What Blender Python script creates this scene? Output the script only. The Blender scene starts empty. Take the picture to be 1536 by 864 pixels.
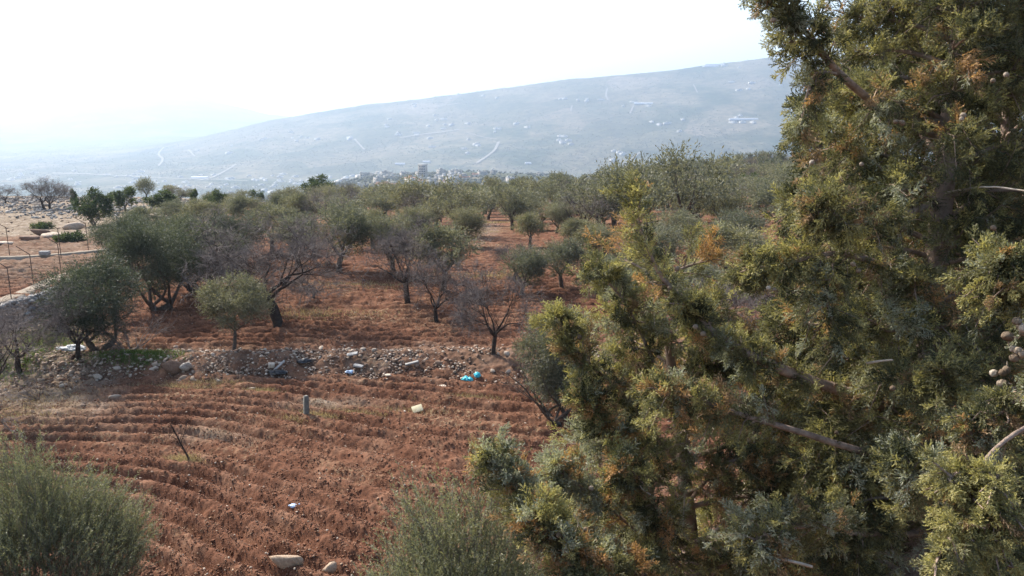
import bpy, math, random
import numpy as np
from mathutils import Vector, Matrix

C = bpy.context.scene.collection
SC = bpy.context.scene
rng = np.random.default_rng(7)
random.seed(7)
R = math.radians

# ------------------------------------------------------------------ camera, sky, sun, exposure
CAMZ = 9.7
F = 1200.0
TH = math.atan((432 - 165) / F)
cam_d = bpy.data.cameras.new('camera')
cam = bpy.data.objects.new('camera', cam_d); C.objects.link(cam)
cam.location = (0, 0, CAMZ); cam.rotation_euler = (math.pi/2 - TH, 0, 0)
cam_d.sensor_width = 36; cam_d.lens = 36*F/1536
cam_d.clip_start = 0.1; cam_d.clip_end = 60000
SC.camera = cam

SUN_EL, SUN_AZ = 43.0, -47.0            # azimuth from the view axis (+Y), negative = towards -X
world = bpy.data.worlds.new('World'); SC.world = world; world.use_nodes = True
wn = world.node_tree.nodes; wl = world.node_tree.links
sky = wn.new('ShaderNodeTexSky'); sky.sky_type = 'NISHITA'; sky.sun_disc = False
sky.sun_elevation = R(SUN_EL); sky.sun_rotation = R(SUN_AZ)
sky.dust_density = 4.0; sky.air_density = 1.2; sky.altitude = 700
wn['Background'].inputs['Strength'].default_value = 0.15
wl.new(sky.outputs[0], wn['Background'].inputs['Color'])
sd = bpy.data.lights.new('sun', 'SUN'); sd.energy = 5.0; sd.angle = R(0.6); sd.color = (1, .94, .85)
sun = bpy.data.objects.new('sun', sd); C.objects.link(sun)
sdir = Vector((math.sin(R(SUN_AZ))*math.cos(R(SUN_EL)), math.cos(R(SUN_AZ))*math.cos(R(SUN_EL)), math.sin(R(SUN_EL))))
sun.rotation_euler = sdir.to_track_quat('Z', 'Y').to_euler(); sun.location = (0, 0, 60)
vs = SC.view_settings
vs.view_transform = 'Standard'; vs.look = 'None'; vs.exposure = 1.1; vs.gamma = 1; vs.use_curve_mapping = False
cy = SC.cycles
cy.max_bounces = 5; cy.diffuse_bounces = 3; cy.glossy_bounces = 1; cy.transmission_bounces = 3
cy.transparent_max_bounces = 6; cy.volume_bounces = 0; cy.use_denoising = True
cy.use_adaptive_sampling = True; cy.adaptive_threshold = 0.01; cy.caustics_reflective = False; cy.caustics_refractive = False

# ------------------------------------------------------------------ helpers: pixels <-> place
ct, st_ = math.cos(TH), math.sin(TH)
def ray(px, py):
    a, b = (px - 768)/F, (432 - py)/F
    return np.array([a, ct + b*st_, -st_ + b*ct])
def pt(px, py, d):
    """point at depth d (metres along the view axis) from the camera"""
    return ray(px, py)*d + np.array([0, 0, CAMZ])
def tanp(py):
    b = (432 - py)/F
    return (-st_ + b*ct)/(ct + b*st_)

# ------------------------------------------------------------------ helpers: noise
def _h(ix, iy, seed):
    n = (ix.astype(np.int64)*374761393 + iy.astype(np.int64)*668265263 + seed*1442695041) & 0xffffffff
    n = ((n ^ (n >> 13))*1274126177) & 0xffffffff
    n = n ^ (n >> 16)
    return (n & 0xffff)/65535.0
def vnoise(x, y, seed=0):
    x = np.asarray(x, float); y = np.asarray(y, float)
    ix, iy = np.floor(x), np.floor(y); fx, fy = x-ix, y-iy
    fx = fx*fx*(3-2*fx); fy = fy*fy*(3-2*fy)
    a, b = _h(ix, iy, seed), _h(ix+1, iy, seed); c, d = _h(ix, iy+1, seed), _h(ix+1, iy+1, seed)
    return (a + (b-a)*fx)*(1-fy) + (c + (d-c)*fx)*fy
def fbm(x, y, o=4, seed=0):
    s, a, t = 0, 1., 0
    for i in range(o):
        s = s + a*vnoise(x*2**i + 17.3*i, y*2**i - 9.1*i, seed+i); t += a; a *= .5
    return s/t - .5
def sst(a, b, x):
    t = np.clip((np.asarray(x, float)-a)/(b-a), 0, 1); return t*t*(3-2*t)

# ------------------------------------------------------------------ the lie of the land
UC = np.array([-9, -.62, -.45, -.28, -.15, -.05, .08, .2, .32, .45, 9])
SL = np.array([.045, .045, .05, .056, .064, .069, .066, .046, .033, .03, .03])
RR = np.array([112, 112, 112, 116, 130, 165, 185, 200, 210, 215, 215.])
PXC = np.array([-900, -200, 0, 60, 120, 200, 300, 400, 550, 700, 850, 1000, 1150, 1300, 1536, 2300.])
YK = np.array([650, 950, 1250, 1500, 2100, 2600, 3000, 3600, 4600, 5400, 6500, 8800, 9800, 11500, 13000.])
PYT = np.array([
 [380]*16,
 [360, 350, 340, 340, 340, 338, 330, 310, 284, 276, 284, 330, 350, 350, 350, 350],
 [345, 340, 335, 335, 335, 332, 322, 300, 266, 260, 266, 325, 340, 340, 340, 340],
 [335, 330, 328, 328, 328, 325, 318, 300, 264, 257, 264, 320, 330, 330, 330, 330],
 [300, 300, 300, 300, 300, 300, 298, 295, 296, 296, 296, 298, 300, 300, 300, 300],
 [282, 282, 282, 282, 281, 281, 280, 280, 279, 279, 279, 279, 279, 279, 279, 279],
 [270, 270, 270, 270, 269, 268, 267, 266, 262, 259, 255, 252, 248, 248, 246, 244],
 [248, 248, 248, 248, 248, 247, 243, 232, 221, 212, 200, 190, 180, 178, 172, 165],
 [228, 228, 228, 228, 227, 223, 205, 181, 157, 140, 119, 102, 84, 88, 78, 60],
 [214, 215, 216, 216, 216, 216, 214, 200, 195, 190, 190, 190, 190, 190, 190, 190],
 [190, 192, 195, 196, 196, 198, 199, 205, 210, 210, 210, 210, 210, 210, 210, 210],
 [150, 160, 167, 154, 135, 129, 145, 172, 190, 200, 200, 200, 200, 200, 200, 200],
 [190]*16,
 [104, 106, 112, 119, 150, 170, 190, 195, 195, 195, 195, 195, 195, 195, 195, 195],
 [200]*16], float)
ZT = np.array([[CAMZ + tanp(p)*YK[i] for p in row] for i, row in enumerate(PYT)])
def terr(x, y):
    """smooth height of the land at (x, y)"""
    x = np.asarray(x, float); y = np.asarray(y, float)
    yy = np.maximum(y, 1.0); u = x/np.maximum(yy, 25)
    s = np.interp(u, UC, SL); rr = np.interp(u, UC, RR)
    e = np.maximum(y-46, 0); z = -s*(np.sqrt(e*e+60)-math.sqrt(60))
    z = np.where(y > 46, z, 0)
    ridge = (np.sqrt(np.maximum(rr-46, 0)**2+60)-math.sqrt(60))*-s
    over = np.maximum(y-rr, 0)
    z = np.where(y > rr, ridge - s*over - .30*over*sst(0, 40, over), z)
    px = 768 + u*1.024*F
    zf = np.zeros_like(z)
    cols = [np.interp(px, PXC, ZT[i]) for i in range(len(YK))]
    far = np.array(cols)                                   # knots x points
    k = np.clip(np.searchsorted(YK, yy)-1, 0, len(YK)-2)
    t = np.clip((yy - YK[k])/(YK[k+1]-YK[k]), 0, 1)
    idx = np.indices(z.shape)
    f0 = np.take_along_axis(far, k[None], 0)[0]; f1 = np.take_along_axis(far, (k+1)[None], 0)[0]
    zf = f0 + (f1-f0)*t
    amp = np.interp(yy, [500, 1500, 3000, 5000, 9000, 13000], [4, 8, 14, 45, 50, 30])
    sc_ = np.interp(yy, [500, 3000, 9000], [180, 420, 1100])
    # noise on fixed scales so that the relief does not depend on the view
    n = fbm(x/900., y/900., 5, 31)
    zf = zf + amp*n*sst(500, 1500, yy)*np.where((yy > 900) & (yy < 1500), .3, 1)
    b = sst(rr+40, 650, y)
    return z*(1-b) + zf*b
BANK = 29.3
def bank_y(x): return BANK + 1.1*fbm(np.asarray(x)*.12, np.asarray(x)*0+3., 3, 5)*2
def ground(x, y):
    x = np.asarray(x, float); y = np.asarray(y, float)
    z = terr(x, y)
    z = z + .55*sst(bank_y(x)-1.6, bank_y(x)+.5, y)*(1-sst(60, 75, y))
    lump = sst(-1, -.1, -np.abs(y-bank_y(x)))
    z = z + lump*.22*vnoise(x*.8, y*.9, 77)*(y < 40)
    z = z + .35*fbm(x*.06, y*.06, 3, 3)*sst(8, 16, y)
    # the stony rise on the left
    k = sst(-.32, -.42, x/np.maximum(y, 20))*sst(66, 82, y)*(1-sst(112, 125, y))
    z = z + k*(.7*fbm(x*.15, y*.15, 4, 44) + .4)
    return z
def at(px, py, lo=10., hi=260.):
    d = ray(px, py); d = d/d[1]
    ys = np.concatenate([np.arange(lo, 60, .1), np.arange(60, hi, .5)])
    z = CAMZ + d[2]*ys; g = ground(d[0]*ys, ys)
    i = np.argmax(z <= g)
    if not (z <= g).any(): i = len(ys)-1
    return Vector((d[0]*ys[i], ys[i], float(g[i])))
def gz(x, y): return float(ground(np.array([x]), np.array([y]))[0])

# ------------------------------------------------------------------ helpers: meshes and tags
def mesh(name, V, faces, mat=None, smooth=False, attr=None):
    """V (N,3); faces: (M,k) array or list of such arrays"""
    if isinstance(faces, np.ndarray): faces = [faces]
    faces = [np.asarray(f, np.int32) for f in faces if len(f)]
    V = np.asarray(V, np.float32)
    me = bpy.data.meshes.new(name)
    me.vertices.add(len(V)); me.vertices.foreach_set('co', V.ravel())
    loops = np.concatenate([f.ravel() for f in faces])
    tot = np.concatenate([np.full(len(f), f.shape[1], np.int32) for f in faces])
    start = np.concatenate([[0], np.cumsum(tot)[:-1]]).astype(np.int32)
    me.loops.add(len(loops)); me.loops.foreach_set('vertex_index', loops.astype(np.int32))
    me.polygons.add(len(tot)); me.polygons.foreach_set('loop_start', start); me.polygons.foreach_set('loop_total', tot)
    me.update(calc_edges=True)
    if attr is not None:
        a = me.attributes.new('tint', 'FLOAT', 'POINT'); a.data.foreach_set('value', np.asarray(attr, np.float32))
    if smooth: me.polygons.foreach_set('use_smooth', np.ones(len(tot), bool))
    if mat: me.materials.append(mat)
    return me
def obj(name, me, parent=None, loc=None):
    o = bpy.data.objects.new(name, me); C.objects.link(o)
    if parent: o.parent = parent
    if loc is not None: o.location = loc
    return o
def tag(o, label=None, cat=None, group=None, kind=None):
    if label: o['label'] = label
    if cat: o['category'] = cat
    if group: o['group'] = group
    if kind: o['kind'] = kind
    return o
def empty(name, loc=(0, 0, 0), rz=0):
    o = bpy.data.objects.new(name, None); C.objects.link(o); o.location = loc; o.rotation_euler = (0, 0, rz)
    o.empty_display_size = .2
    return o
def copy_tree(root, loc, rz=0, s=1.0, label=None, group=None):
    r = root.copy(); C.objects.link(r); r.location = loc; r.rotation_euler = (0, 0, rz)
    r.scale = (s, s, s) if not hasattr(s, '__len__') else s
    if label: r['label'] = label
    if group: r['group'] = group
    for ch in root.children:
        c = ch.copy(); C.objects.link(c); c.parent = r
    return r

class Buf:
    """collects geometry for ONE part"""
    def __init__(s): s.V = []; s.Q = []; s.T = []; s.A = []; s.n = 0
    def add(s, V, Q=None, T=None, a=0.):
        V = np.asarray(V, float)
        if Q is not None and len(Q): s.Q.append(np.asarray(Q)+s.n)
        if T is not None and len(T): s.T.append(np.asarray(T)+s.n)
        s.V.append(V); s.A.append(np.full(len(V), a) if np.isscalar(a) else a); s.n += len(V)
    def tube(s, P, rad, sides=6, a=0., lump=0.):
        P = np.asarray(P, float); n = len(P); rad = np.broadcast_to(rad, (n,))
        T = np.gradient(P, axis=0); T /= np.linalg.norm(T, axis=1)[:, None]+1e-9
        ref = np.array([.31, .2, .93]) if abs(T[0, 2]) < .9 else np.array([1., .1, 0])
        U = np.cross(T, ref); U /= np.linalg.norm(U, axis=1)[:, None]+1e-9; W = np.cross(T, U)
        an = np.arange(sides)*2*math.pi/sides
        rr = rad[:, None]*(1+lump*(rng.random((n, sides))-.5))
        V = P[:, None] + rr[..., None]*(np.cos(an)[None, :, None]*U[:, None] + np.sin(an)[None, :, None]*W[:, None])
        i = np.arange(n-1)[:, None]*sides; j = np.arange(sides)[None]; k = (j+1) % sides
        Q = np.stack([i+j, i+k, i+sides+k, i+sides+j], -1).reshape(-1, 4)
        s.add(V.reshape(-1, 3), Q, None, a)
    def build(s, name, mat, parent=None, smooth=False, attr=False, origin=None):
        V = np.concatenate(s.V)
        if origin is not None: V = V-np.array(origin)
        fs = []
        if s.Q: fs.append(np.concatenate(s.Q))
        if s.T: fs.append(np.concatenate(s.T))
        me = mesh(name, V, fs, mat, smooth, np.concatenate(s.A) if attr else None)
        return obj(name, me, parent)

def unit(v): return v/(np.linalg.norm(v, axis=-1, keepdims=True)+1e-9)
def rdir(n): return unit(rng.normal(size=(n, 3)))
def blades(P, D, L, W):
    """diamond leaves: base P, direction D, length L, width W -> V, Q"""
    n = len(P); side = unit(np.cross(D, rdir(n)))
    L = np.broadcast_to(L, (n,))[:, None]; W = np.broadcast_to(W, (n,))[:, None]
    nrm = np.cross(D, side)
    V = np.stack([P, P+D*L*.45+side*W*.5+nrm*W*.12, P+D*L, P+D*L*.45-side*W*.5+nrm*W*.12], 1)
    Q = np.arange(n*4).reshape(n, 4)
    return V.reshape(-1, 3), Q
def polyline(pts, n):
    """smooth polyline through pts"""
    pts = np.asarray(pts, float); m = len(pts)
    t = np.linspace(0, m-1, n); out = []
    for tt in t:
        i = min(int(tt), m-2); f = tt-i
        p0, p1, p2, p3 = pts[max(i-1, 0)], pts[i], pts[i+1], pts[min(i+2, m-1)]
        out.append(.5*((2*p1)+(-p0+p2)*f+(2*p0-5*p1+4*p2-p3)*f*f+(-p0+3*p1-3*p2+p3)*f**3))
    return np.array(out)

# ------------------------------------------------------------------ materials
def mat(name):
    m = bpy.data.materials.new(name); m.use_nodes = True
    nt = m.node_tree; b = nt.nodes['Principled BSDF']; b.inputs['Specular IOR Level'].default_value = .2
    b.inputs['Roughness'].default_value = .85
    return m, nt, b
def nnode(nt, t, **kw):
    n = nt.nodes.new(t)
    for k, v in kw.items(): setattr(n, k, v)
    return n
def noise(nt, scale, detail=4, rough=.6, coord='Object', dist=0.):
    tc = nnode(nt, 'ShaderNodeTexCoord'); n = nnode(nt, 'ShaderNodeTexNoise')
    nt.links.new(tc.outputs[coord], n.inputs['Vector'])
    n.inputs['Scale'].default_value = scale; n.inputs['Detail'].default_value = detail; n.inputs['Roughness'].default_value = rough
    n.inputs['Distortion'].default_value = dist
    return n.outputs['Fac']
def ramp(nt, fac, stops):
    r = nnode(nt, 'ShaderNodeValToRGB'); nt.links.new(fac, r.inputs[0])
    el = r.color_ramp.elements
    while len(el) < len(stops): el.new(.5)
    for e, (p, c) in zip(el, stops): e.position = p; e.color = (*c, 1)
    return r.outputs[0]
def mixc(nt, fac, a, b, mode='MIX'):
    m = nnode(nt, 'ShaderNodeMix', data_type='RGBA', blend_type=mode)
    for sock, v in ((m.inputs[0], fac), (m.inputs[6], a), (m.inputs[7], b)):
        if isinstance(v, (int, float)): sock.default_value = v
        elif isinstance(v, tuple): sock.default_value = (*v, 1)
        else: nt.links.new(v, sock)
    return m.outputs[2]
def bump(nt, b, fac, strength=.5, dist=.02):
    n = nnode(nt, 'ShaderNodeBump'); n.inputs['Strength'].default_value = strength; n.inputs['Distance'].default_value = dist
    nt.links.new(fac, n.inputs['Height']); nt.links.new(n.outputs[0], b.inputs['Normal'])

def soil_mat():
    m, nt, b = mat('red_soil'); L = nt.links
    c = ramp(nt, noise(nt, .9, 8, .7), [(.3, (.082, .036, .021)), (.5, (.138, .064, .038)), (.72, (.22, .122, .077))])
    fine = ramp(nt, noise(nt, 14, 6, .7), [(.35, (.62, .6, .58)), (.6, (1.15, 1.15, 1.15))])
    c = mixc(nt, 1., c, fine, 'MULTIPLY')
    straw = ramp(nt, noise(nt, .28, 5, .6), [(.5, (0, 0, 0)), (.7, (1, 1, 1))])
    spk = ramp(nt, noise(nt, 9, 4, .7, dist=.6), [(.5, (0, 0, 0)), (.62, (1, 1, 1))])
    f = nnode(nt, 'ShaderNodeMath', operation='MULTIPLY'); L.new(straw, f.inputs[0]); L.new(spk, f.inputs[1])
    c = mixc(nt, f.outputs[0], c, (.30, .215, .13))
    L.new(c, b.inputs['Base Color']); b.inputs['Roughness'].default_value = .95; b.inputs['Specular IOR Level'].default_value = .05
    bump(nt, b, noise(nt, 26, 5, .7), .9, .03)
    return m
M_SOIL = soil_mat()

def land_mat():
    """slopes and valley: scrub, orchards, bare fields in patches"""
    m, nt, b = mat('hill_land'); L = nt.links
    tc = nnode(nt, 'ShaderNodeTexCoord')
    patch = nnode(nt, 'ShaderNodeTexVoronoi'); L.new(tc.outputs['Object'], patch.inputs['Vector']); patch.inputs['Scale'].default_value = .0042
    patch.inputs['Randomness'].default_value = .9
    sep = nnode(nt, 'ShaderNodeSeparateColor'); L.new(patch.outputs['Color'], sep.inputs[0])
    pc = ramp(nt, sep.outputs[0], [(.0, (.045, .05, .03)), (.35, (.065, .066, .04)), (.6, (.085, .08, .05)), (.82, (.10, .088, .06)), (.95, (.135, .115, .085))])
    scrub = ramp(nt, noise(nt, .0035, 6, .65), [(.42, (.03, .042, .02)), (.6, (.12, .105, .07))])
    k = ramp(nt, noise(nt, .0016, 3, .5), [(.42, (0, 0, 0)), (.6, (1, 1, 1))])
    c = mixc(nt, k, scrub, pc)
    c = mixc(nt, .8, c, ramp(nt, noise(nt, .03, 5, .75), [(.38, (.45, .48, .46)), (.6, (1.45, 1.4, 1.3))]), 'MULTIPLY')
    # built-up pale ground in the valley town
    L.new(c, b.inputs['Base Color']); b.inputs['Specular IOR Level'].default_value = .02
    return m
M_LAND = land_mat()

def simple(name, c0, c1, scale=8, rough=.9, bmp=.4, bd=.02, spec=.1, detail=5):
    m, nt, b = mat(name)
    nt.links.new(ramp(nt, noise(nt, scale, detail, .65), [(.3, c0), (.7, c1)]), b.inputs['Base Color'])
    b.inputs['Roughness'].default_value = rough; b.inputs['Specular IOR Level'].default_value = spec
    if bmp: bump(nt, b, noise(nt, scale*3, 5, .7), bmp, bd)
    return m
def leaf_mat(name, stops, transl=.45, objvar=.35, spec=.25):
    """leaves: colour by the 'tint' of each shoot, varied per leaf and per tree; light passes through"""
    m, nt, b = mat(name); L = nt.links
    at_ = nnode(nt, 'ShaderNodeAttribute', attribute_name='tint')
    c = ramp(nt, at_.outputs['Fac'], stops)
    g = nnode(nt, 'ShaderNodeNewGeometry')
    c = mixc(nt, 1., c, ramp(nt, g.outputs['Random Per Island'], [(0, (.6, .62, .62)), (1, (1.35, 1.3, 1.25))]), 'MULTIPLY')
    oi = nnode(nt, 'ShaderNodeObjectInfo')
    c = mixc(nt, objvar, c, mixc(nt, 1., c, ramp(nt, oi.outputs['Random'], [(0, (.45, .55, .6)), (.5, (1, 1, 1)), (1, (1.5, 1.35, 1.0))]), 'MULTIPLY'))
    L.new(c, b.inputs['Base Color']); b.inputs['Roughness'].default_value = .6; b.inputs['Specular IOR Level'].default_value = spec
    tr = nnode(nt, 'ShaderNodeBsdfTranslucent'); L.new(mixc(nt, 1., c, (1.15, 1.15, .7), 'MULTIPLY'), tr.inputs['Color'])
    ms = nnode(nt, 'ShaderNodeMixShader'); ms.inputs[0].default_value = transl
    L.new(b.outputs[0], ms.inputs[1]); L.new(tr.outputs[0], ms.inputs[2]); L.new(ms.outputs[0], nt.nodes['Material Output'].inputs['Surface'])
    return m
M_OLIVE = leaf_mat('olive_leaf', [(0, (.095, .102, .075)), (.5, (.15, .152, .11)), (1, (.22, .21, .15))], .35)
M_DARKLEAF = leaf_mat('dark_evergreen_leaf', [(0, (.022, .038, .016)), (.5, (.045, .07, .026)), (1, (.09, .11, .03))], .35)
M_CYP = leaf_mat('cypress_leaf', [(0, (.048, .056, .034)), (.28, (.165, .16, .085)), (.5, (.34, .31, .13)), (.68, (.28, .30, .235)), (.84, (.42, .25, .12)), (1, (.27, .19, .12))], .38, .1)
M_OLIVED = leaf_mat('dark_olive_leaf', [(0, (.038, .05, .034)), (.5, (.068, .08, .055)), (1, (.125, .135, .095))], .3)
M_BUSH = leaf_mat('shoot_leaf', [(0, (.115, .125, .078)), (.5, (.20, .20, .125)), (1, (.32, .305, .20))], .35)
M_BARK = simple('bark', (.045, .035, .028), (.13, .10, .08), 9, .95, .9, .03)
M_BARKD = simple('dark_bark', (.02, .015, .012), (.07, .052, .042), 9, .95, .9, .03)
M_TWIG = simple('grey_twig', (.105, .085, .076), (.20, .17, .155), 3, .9, 0)
M_CBARK = simple('cypress_bark', (.15, .105, .08), (.36, .27, .21), 14, .9, .9, .012)
M_DEADW = simple('pale_dead_wood', (.25, .2, .15), (.46, .4, .33), 20, .85, .5, .005)
def stone_mat(name, stops):
    m, nt, b = mat(name); L = nt.links
    oi = nnode(nt, 'ShaderNodeObjectInfo'); g = nnode(nt, 'ShaderNodeNewGeometry')
    ad = nnode(nt, 'ShaderNodeMath', operation='ADD'); L.new(oi.outputs['Random'], ad.inputs[0]); L.new(g.outputs['Random Per Island'], ad.inputs[1])
    fr = nnode(nt, 'ShaderNodeMath', operation='FRACT'); L.new(ad.outputs[0], fr.inputs[0])
    c = ramp(nt, fr.outputs[0], stops)
    c = mixc(nt, 1., c, ramp(nt, noise(nt, 9, 6, .7), [(.3, (.55, .5, .45)), (.65, (1.15, 1.15, 1.15))]), 'MULTIPLY')
    L.new(c, b.inputs['Base Color']); b.inputs['Roughness'].default_value = .9
    bump(nt, b, noise(nt, 20, 5, .7), .6, .02)
    return m
M_STONE = stone_mat('limestone', [(0, (.09, .055, .04)), (.35, (.19, .12, .085)), (.6, (.34, .255, .19)), (1, (.52, .44, .36))])
M_STONEP = stone_mat('pale_limestone', [(0, (.3, .22, .16)), (1, (.5, .43, .35))])
M_STONETAN = stone_mat('tan_limestone', [(0, (.28, .20, .14)), (1, (.38, .29, .21))])
M_STONEG = stone_mat('grey_field_stone', [(0, (.12, .12, .12)), (.5, (.24, .225, .21)), (1, (.4, .37, .33))])
M_CRUMB = stone_mat('soil_crumb', [(0, (.11, .048, .026)), (.5, (.175, .086, .052)), (.93, (.27, .145, .088)), (1, (.45, .33, .22))])
M_CLOD = stone_mat('soil_clod', [(0, (.11, .047, .026)), (.6, (.17, .078, .044)), (.92, (.22, .12, .075)), (1, (.42, .30, .21))])

# ================================================================== THE SETTING
# add bare tan ground to the soil where the land is not ploughed
def add_tan(m):
    nt = m.node_tree; L = nt.links; b = nt.nodes['Principled BSDF']
    src = b.inputs['Base Color'].links[0].from_socket
    a = nnode(nt, 'ShaderNodeAttribute', attribute_name='tint')
    tan = ramp(nt, noise(nt, 1.3, 8, .75), [(.34, (.11, .08, .055)), (.5, (.20, .155, .11)), (.66, (.30, .25, .20))])
    mul = nnode(nt, 'ShaderNodeMath', operation='MULTIPLY_ADD'); L.new(noise(nt, .7, 5, .7), mul.inputs[0]); mul.inputs[1].default_value = .9; mul.inputs[2].default_value = -.45
    ad = nnode(nt, 'ShaderNodeMath', operation='ADD', use_clamp=True); L.new(mul.outputs[0], ad.inputs[0]); L.new(a.outputs['Fac'], ad.inputs[1])
    z = nnode(nt, 'ShaderNodeMath', operation='MULTIPLY', use_clamp=True); L.new(ad.outputs[0], z.inputs[0])
    lt = nnode(nt, 'ShaderNodeMath', operation='GREATER_THAN'); L.new(a.outputs['Fac'], lt.inputs[0]); lt.inputs[1].default_value = .02
    L.new(lt.outputs[0], z.inputs[1])
    L.new(mixc(nt, z.outputs[0], src, tan), b.inputs['Base Color'])
add_tan(M_SOIL)

def tan_amount(x, y):
    u = x/np.maximum(y, 20)
    rocky = sst(-.33, -.41, u)*sst(59, 63, y)
    bank = .25*np.exp(-((y-bank_y(x))/1.3)**2)*(y < 45)
    left = .8*sst(-.47, -.60, u)*sst(22, 26, y)*(y < 34)
    post = .75*np.exp(-(((x+6.3)/1.5)**2+((y-25.4)/.5)**2))
    sapl = .6*np.exp(-(((x+9.1)/1.1)**2+((y-22.6)/.5)**2))
    clr = .6*np.exp(-((u+.035)/.022)**2-((y-74)/13)**2)
    plot = .38*sst(-.44, -.50, u)*sst(40, 44, y)*(y < 64)
    return np.clip(np.maximum.reduce([plot, rocky, bank, left, post, sapl, clr]), 0, 1)

def grid_mesh(name, X, Y, Z, mat, tint=None, smooth=False):
    ny, nx = X.shape
    i = np.arange(ny*nx).reshape(ny, nx)
    Q = np.stack([i[:-1, :-1], i[:-1, 1:], i[1:, 1:], i[1:, :-1]], -1).reshape(-1, 4)
    V = np.stack([X, Y, Z], -1).reshape(-1, 3)
    return mesh(name, V, Q, mat, smooth, None if tint is None else tint.ravel())

# broad ground, out to just past the brow of the field
uu = np.concatenate([np.linspace(-6, -1, 16)[:-1], np.linspace(-1, 1, 420), np.linspace(1, 6, 16)[1:]])
yy = np.concatenate([np.linspace(-150, 8, 16), np.arange(9, 90, .6), np.arange(90, 270, 1.0)])
U, Y = np.meshgrid(uu, yy); X = U*np.maximum(Y, 25)
Z = ground(X, Y)
inside = sst(-.93, -.88, U)*(1-sst(.88, .93, U))*sst(11.5, 13, Y)*(1-sst(79, 81.5, Y))
Z = Z - .5*inside + .10*fbm(X*.9, Y*.9, 3, 8)*(Y > 82)
o = obj('ground', grid_mesh('ground', X, Y, Z, M_SOIL, tan_amount(X, Y), True)); tag(o, kind='structure')

# hills and valley
uh = np.linspace(-1.5, 1.5, 760)
yh = np.concatenate([np.arange(262, 1500, 9), np.geomspace(1500, 13400, 420)])
U, Y = np.meshgrid(uh, yh); X = U*Y; Z = terr(X, Y)
Z = Z + np.interp(Y, [270, 1200, 4000], [0, 1.0, 7])*fbm(X/70, Y/70, 4, 9)
Z[0] -= .3
o = obj('hills', grid_mesh('hills', X, Y, Z, M_LAND, None, True)); tag(o, kind='structure')

# ploughed field with its furrows and clods
def furrow_phase(x, y):
    c = np.clip(.098-.0062*(y-19.9), .012, .12)
    d = np.clip(x+13, 0, None); k = 6.0
    f = np.where(d < k, d*d/2, k*k/2+k*7*(1-np.exp(-(d-k)/7)))
    return y + c*f
def furrows(x, y):
    ph = furrow_phase(x, y) + .55*fbm(x*.22, y*.5, 3, 21)
    lower = y < bank_y(x)-1.2
    ph2 = y + .35*np.sin(x*.06+.6)*3 + 1.5*fbm(x*.2, y*.3, 4, 22)
    w = 2*math.pi/.70
    ridge = np.where(lower, np.sin(ph*w), np.sin(ph2*w*.92))
    am = .145*(.5+1.0*vnoise(x*.35, y*.7, 23))
    am = am*np.where(lower, .88, .42+.35*vnoise(x*.6, y*1.1, 24))
    return am*(1.15-2*np.abs(ridge*.5-.5)**1.4)
uu = np.linspace(-.93, .93, 860)
yy = np.concatenate([np.arange(11.5, 34, .045), np.arange(34, 48, .075), np.arange(48, 82, .16)])
U, Y = np.meshgrid(uu, yy); X = U*Y
edge = sst(-.93, -.88, U)*(1-sst(.88, .93, U))*sst(11.5, 13, Y)*(1-sst(79, 81.5, Y))
rub = np.exp(-((Y-bank_y(X))/1.2)**2)
rock = sst(-.33, -.41, U)*sst(58, 62, Y)
left = .85*sst(-.47, -.60, U)*sst(22, 26, Y)*(Y < 34)
plough = (1-rub)*(1-rock)*(1-left)
n1 = fbm(X*3.2, Y*3.2, 4, 50); n2 = vnoise(X*9, Y*9, 51)-.5
Z = ground(X, Y) + edge*(plough*(furrows(X, Y) + ((.11+.10*(Y > 27))*n1+.075*n2+.07*(np.abs(vnoise(X*15, Y*15, 52)-.5)-.25))) + (1-plough)*(.28*n1+.06*n2) + .03) - (1-edge)*.05
o = obj('ploughed_field', grid_mesh('ploughed_field', X, Y, Z, M_SOIL, tan_amount(X, Y))); tag(o, kind='structure')
def top_z(x, y):
    """height of the worked soil surface"""
    x = np.asarray(x, float); y = np.asarray(y, float)
    rub = np.exp(-((y-bank_y(x))/1.2)**2); pl = (1-rub)
    return ground(x, y) + pl*furrows(x, y) + .03

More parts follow.
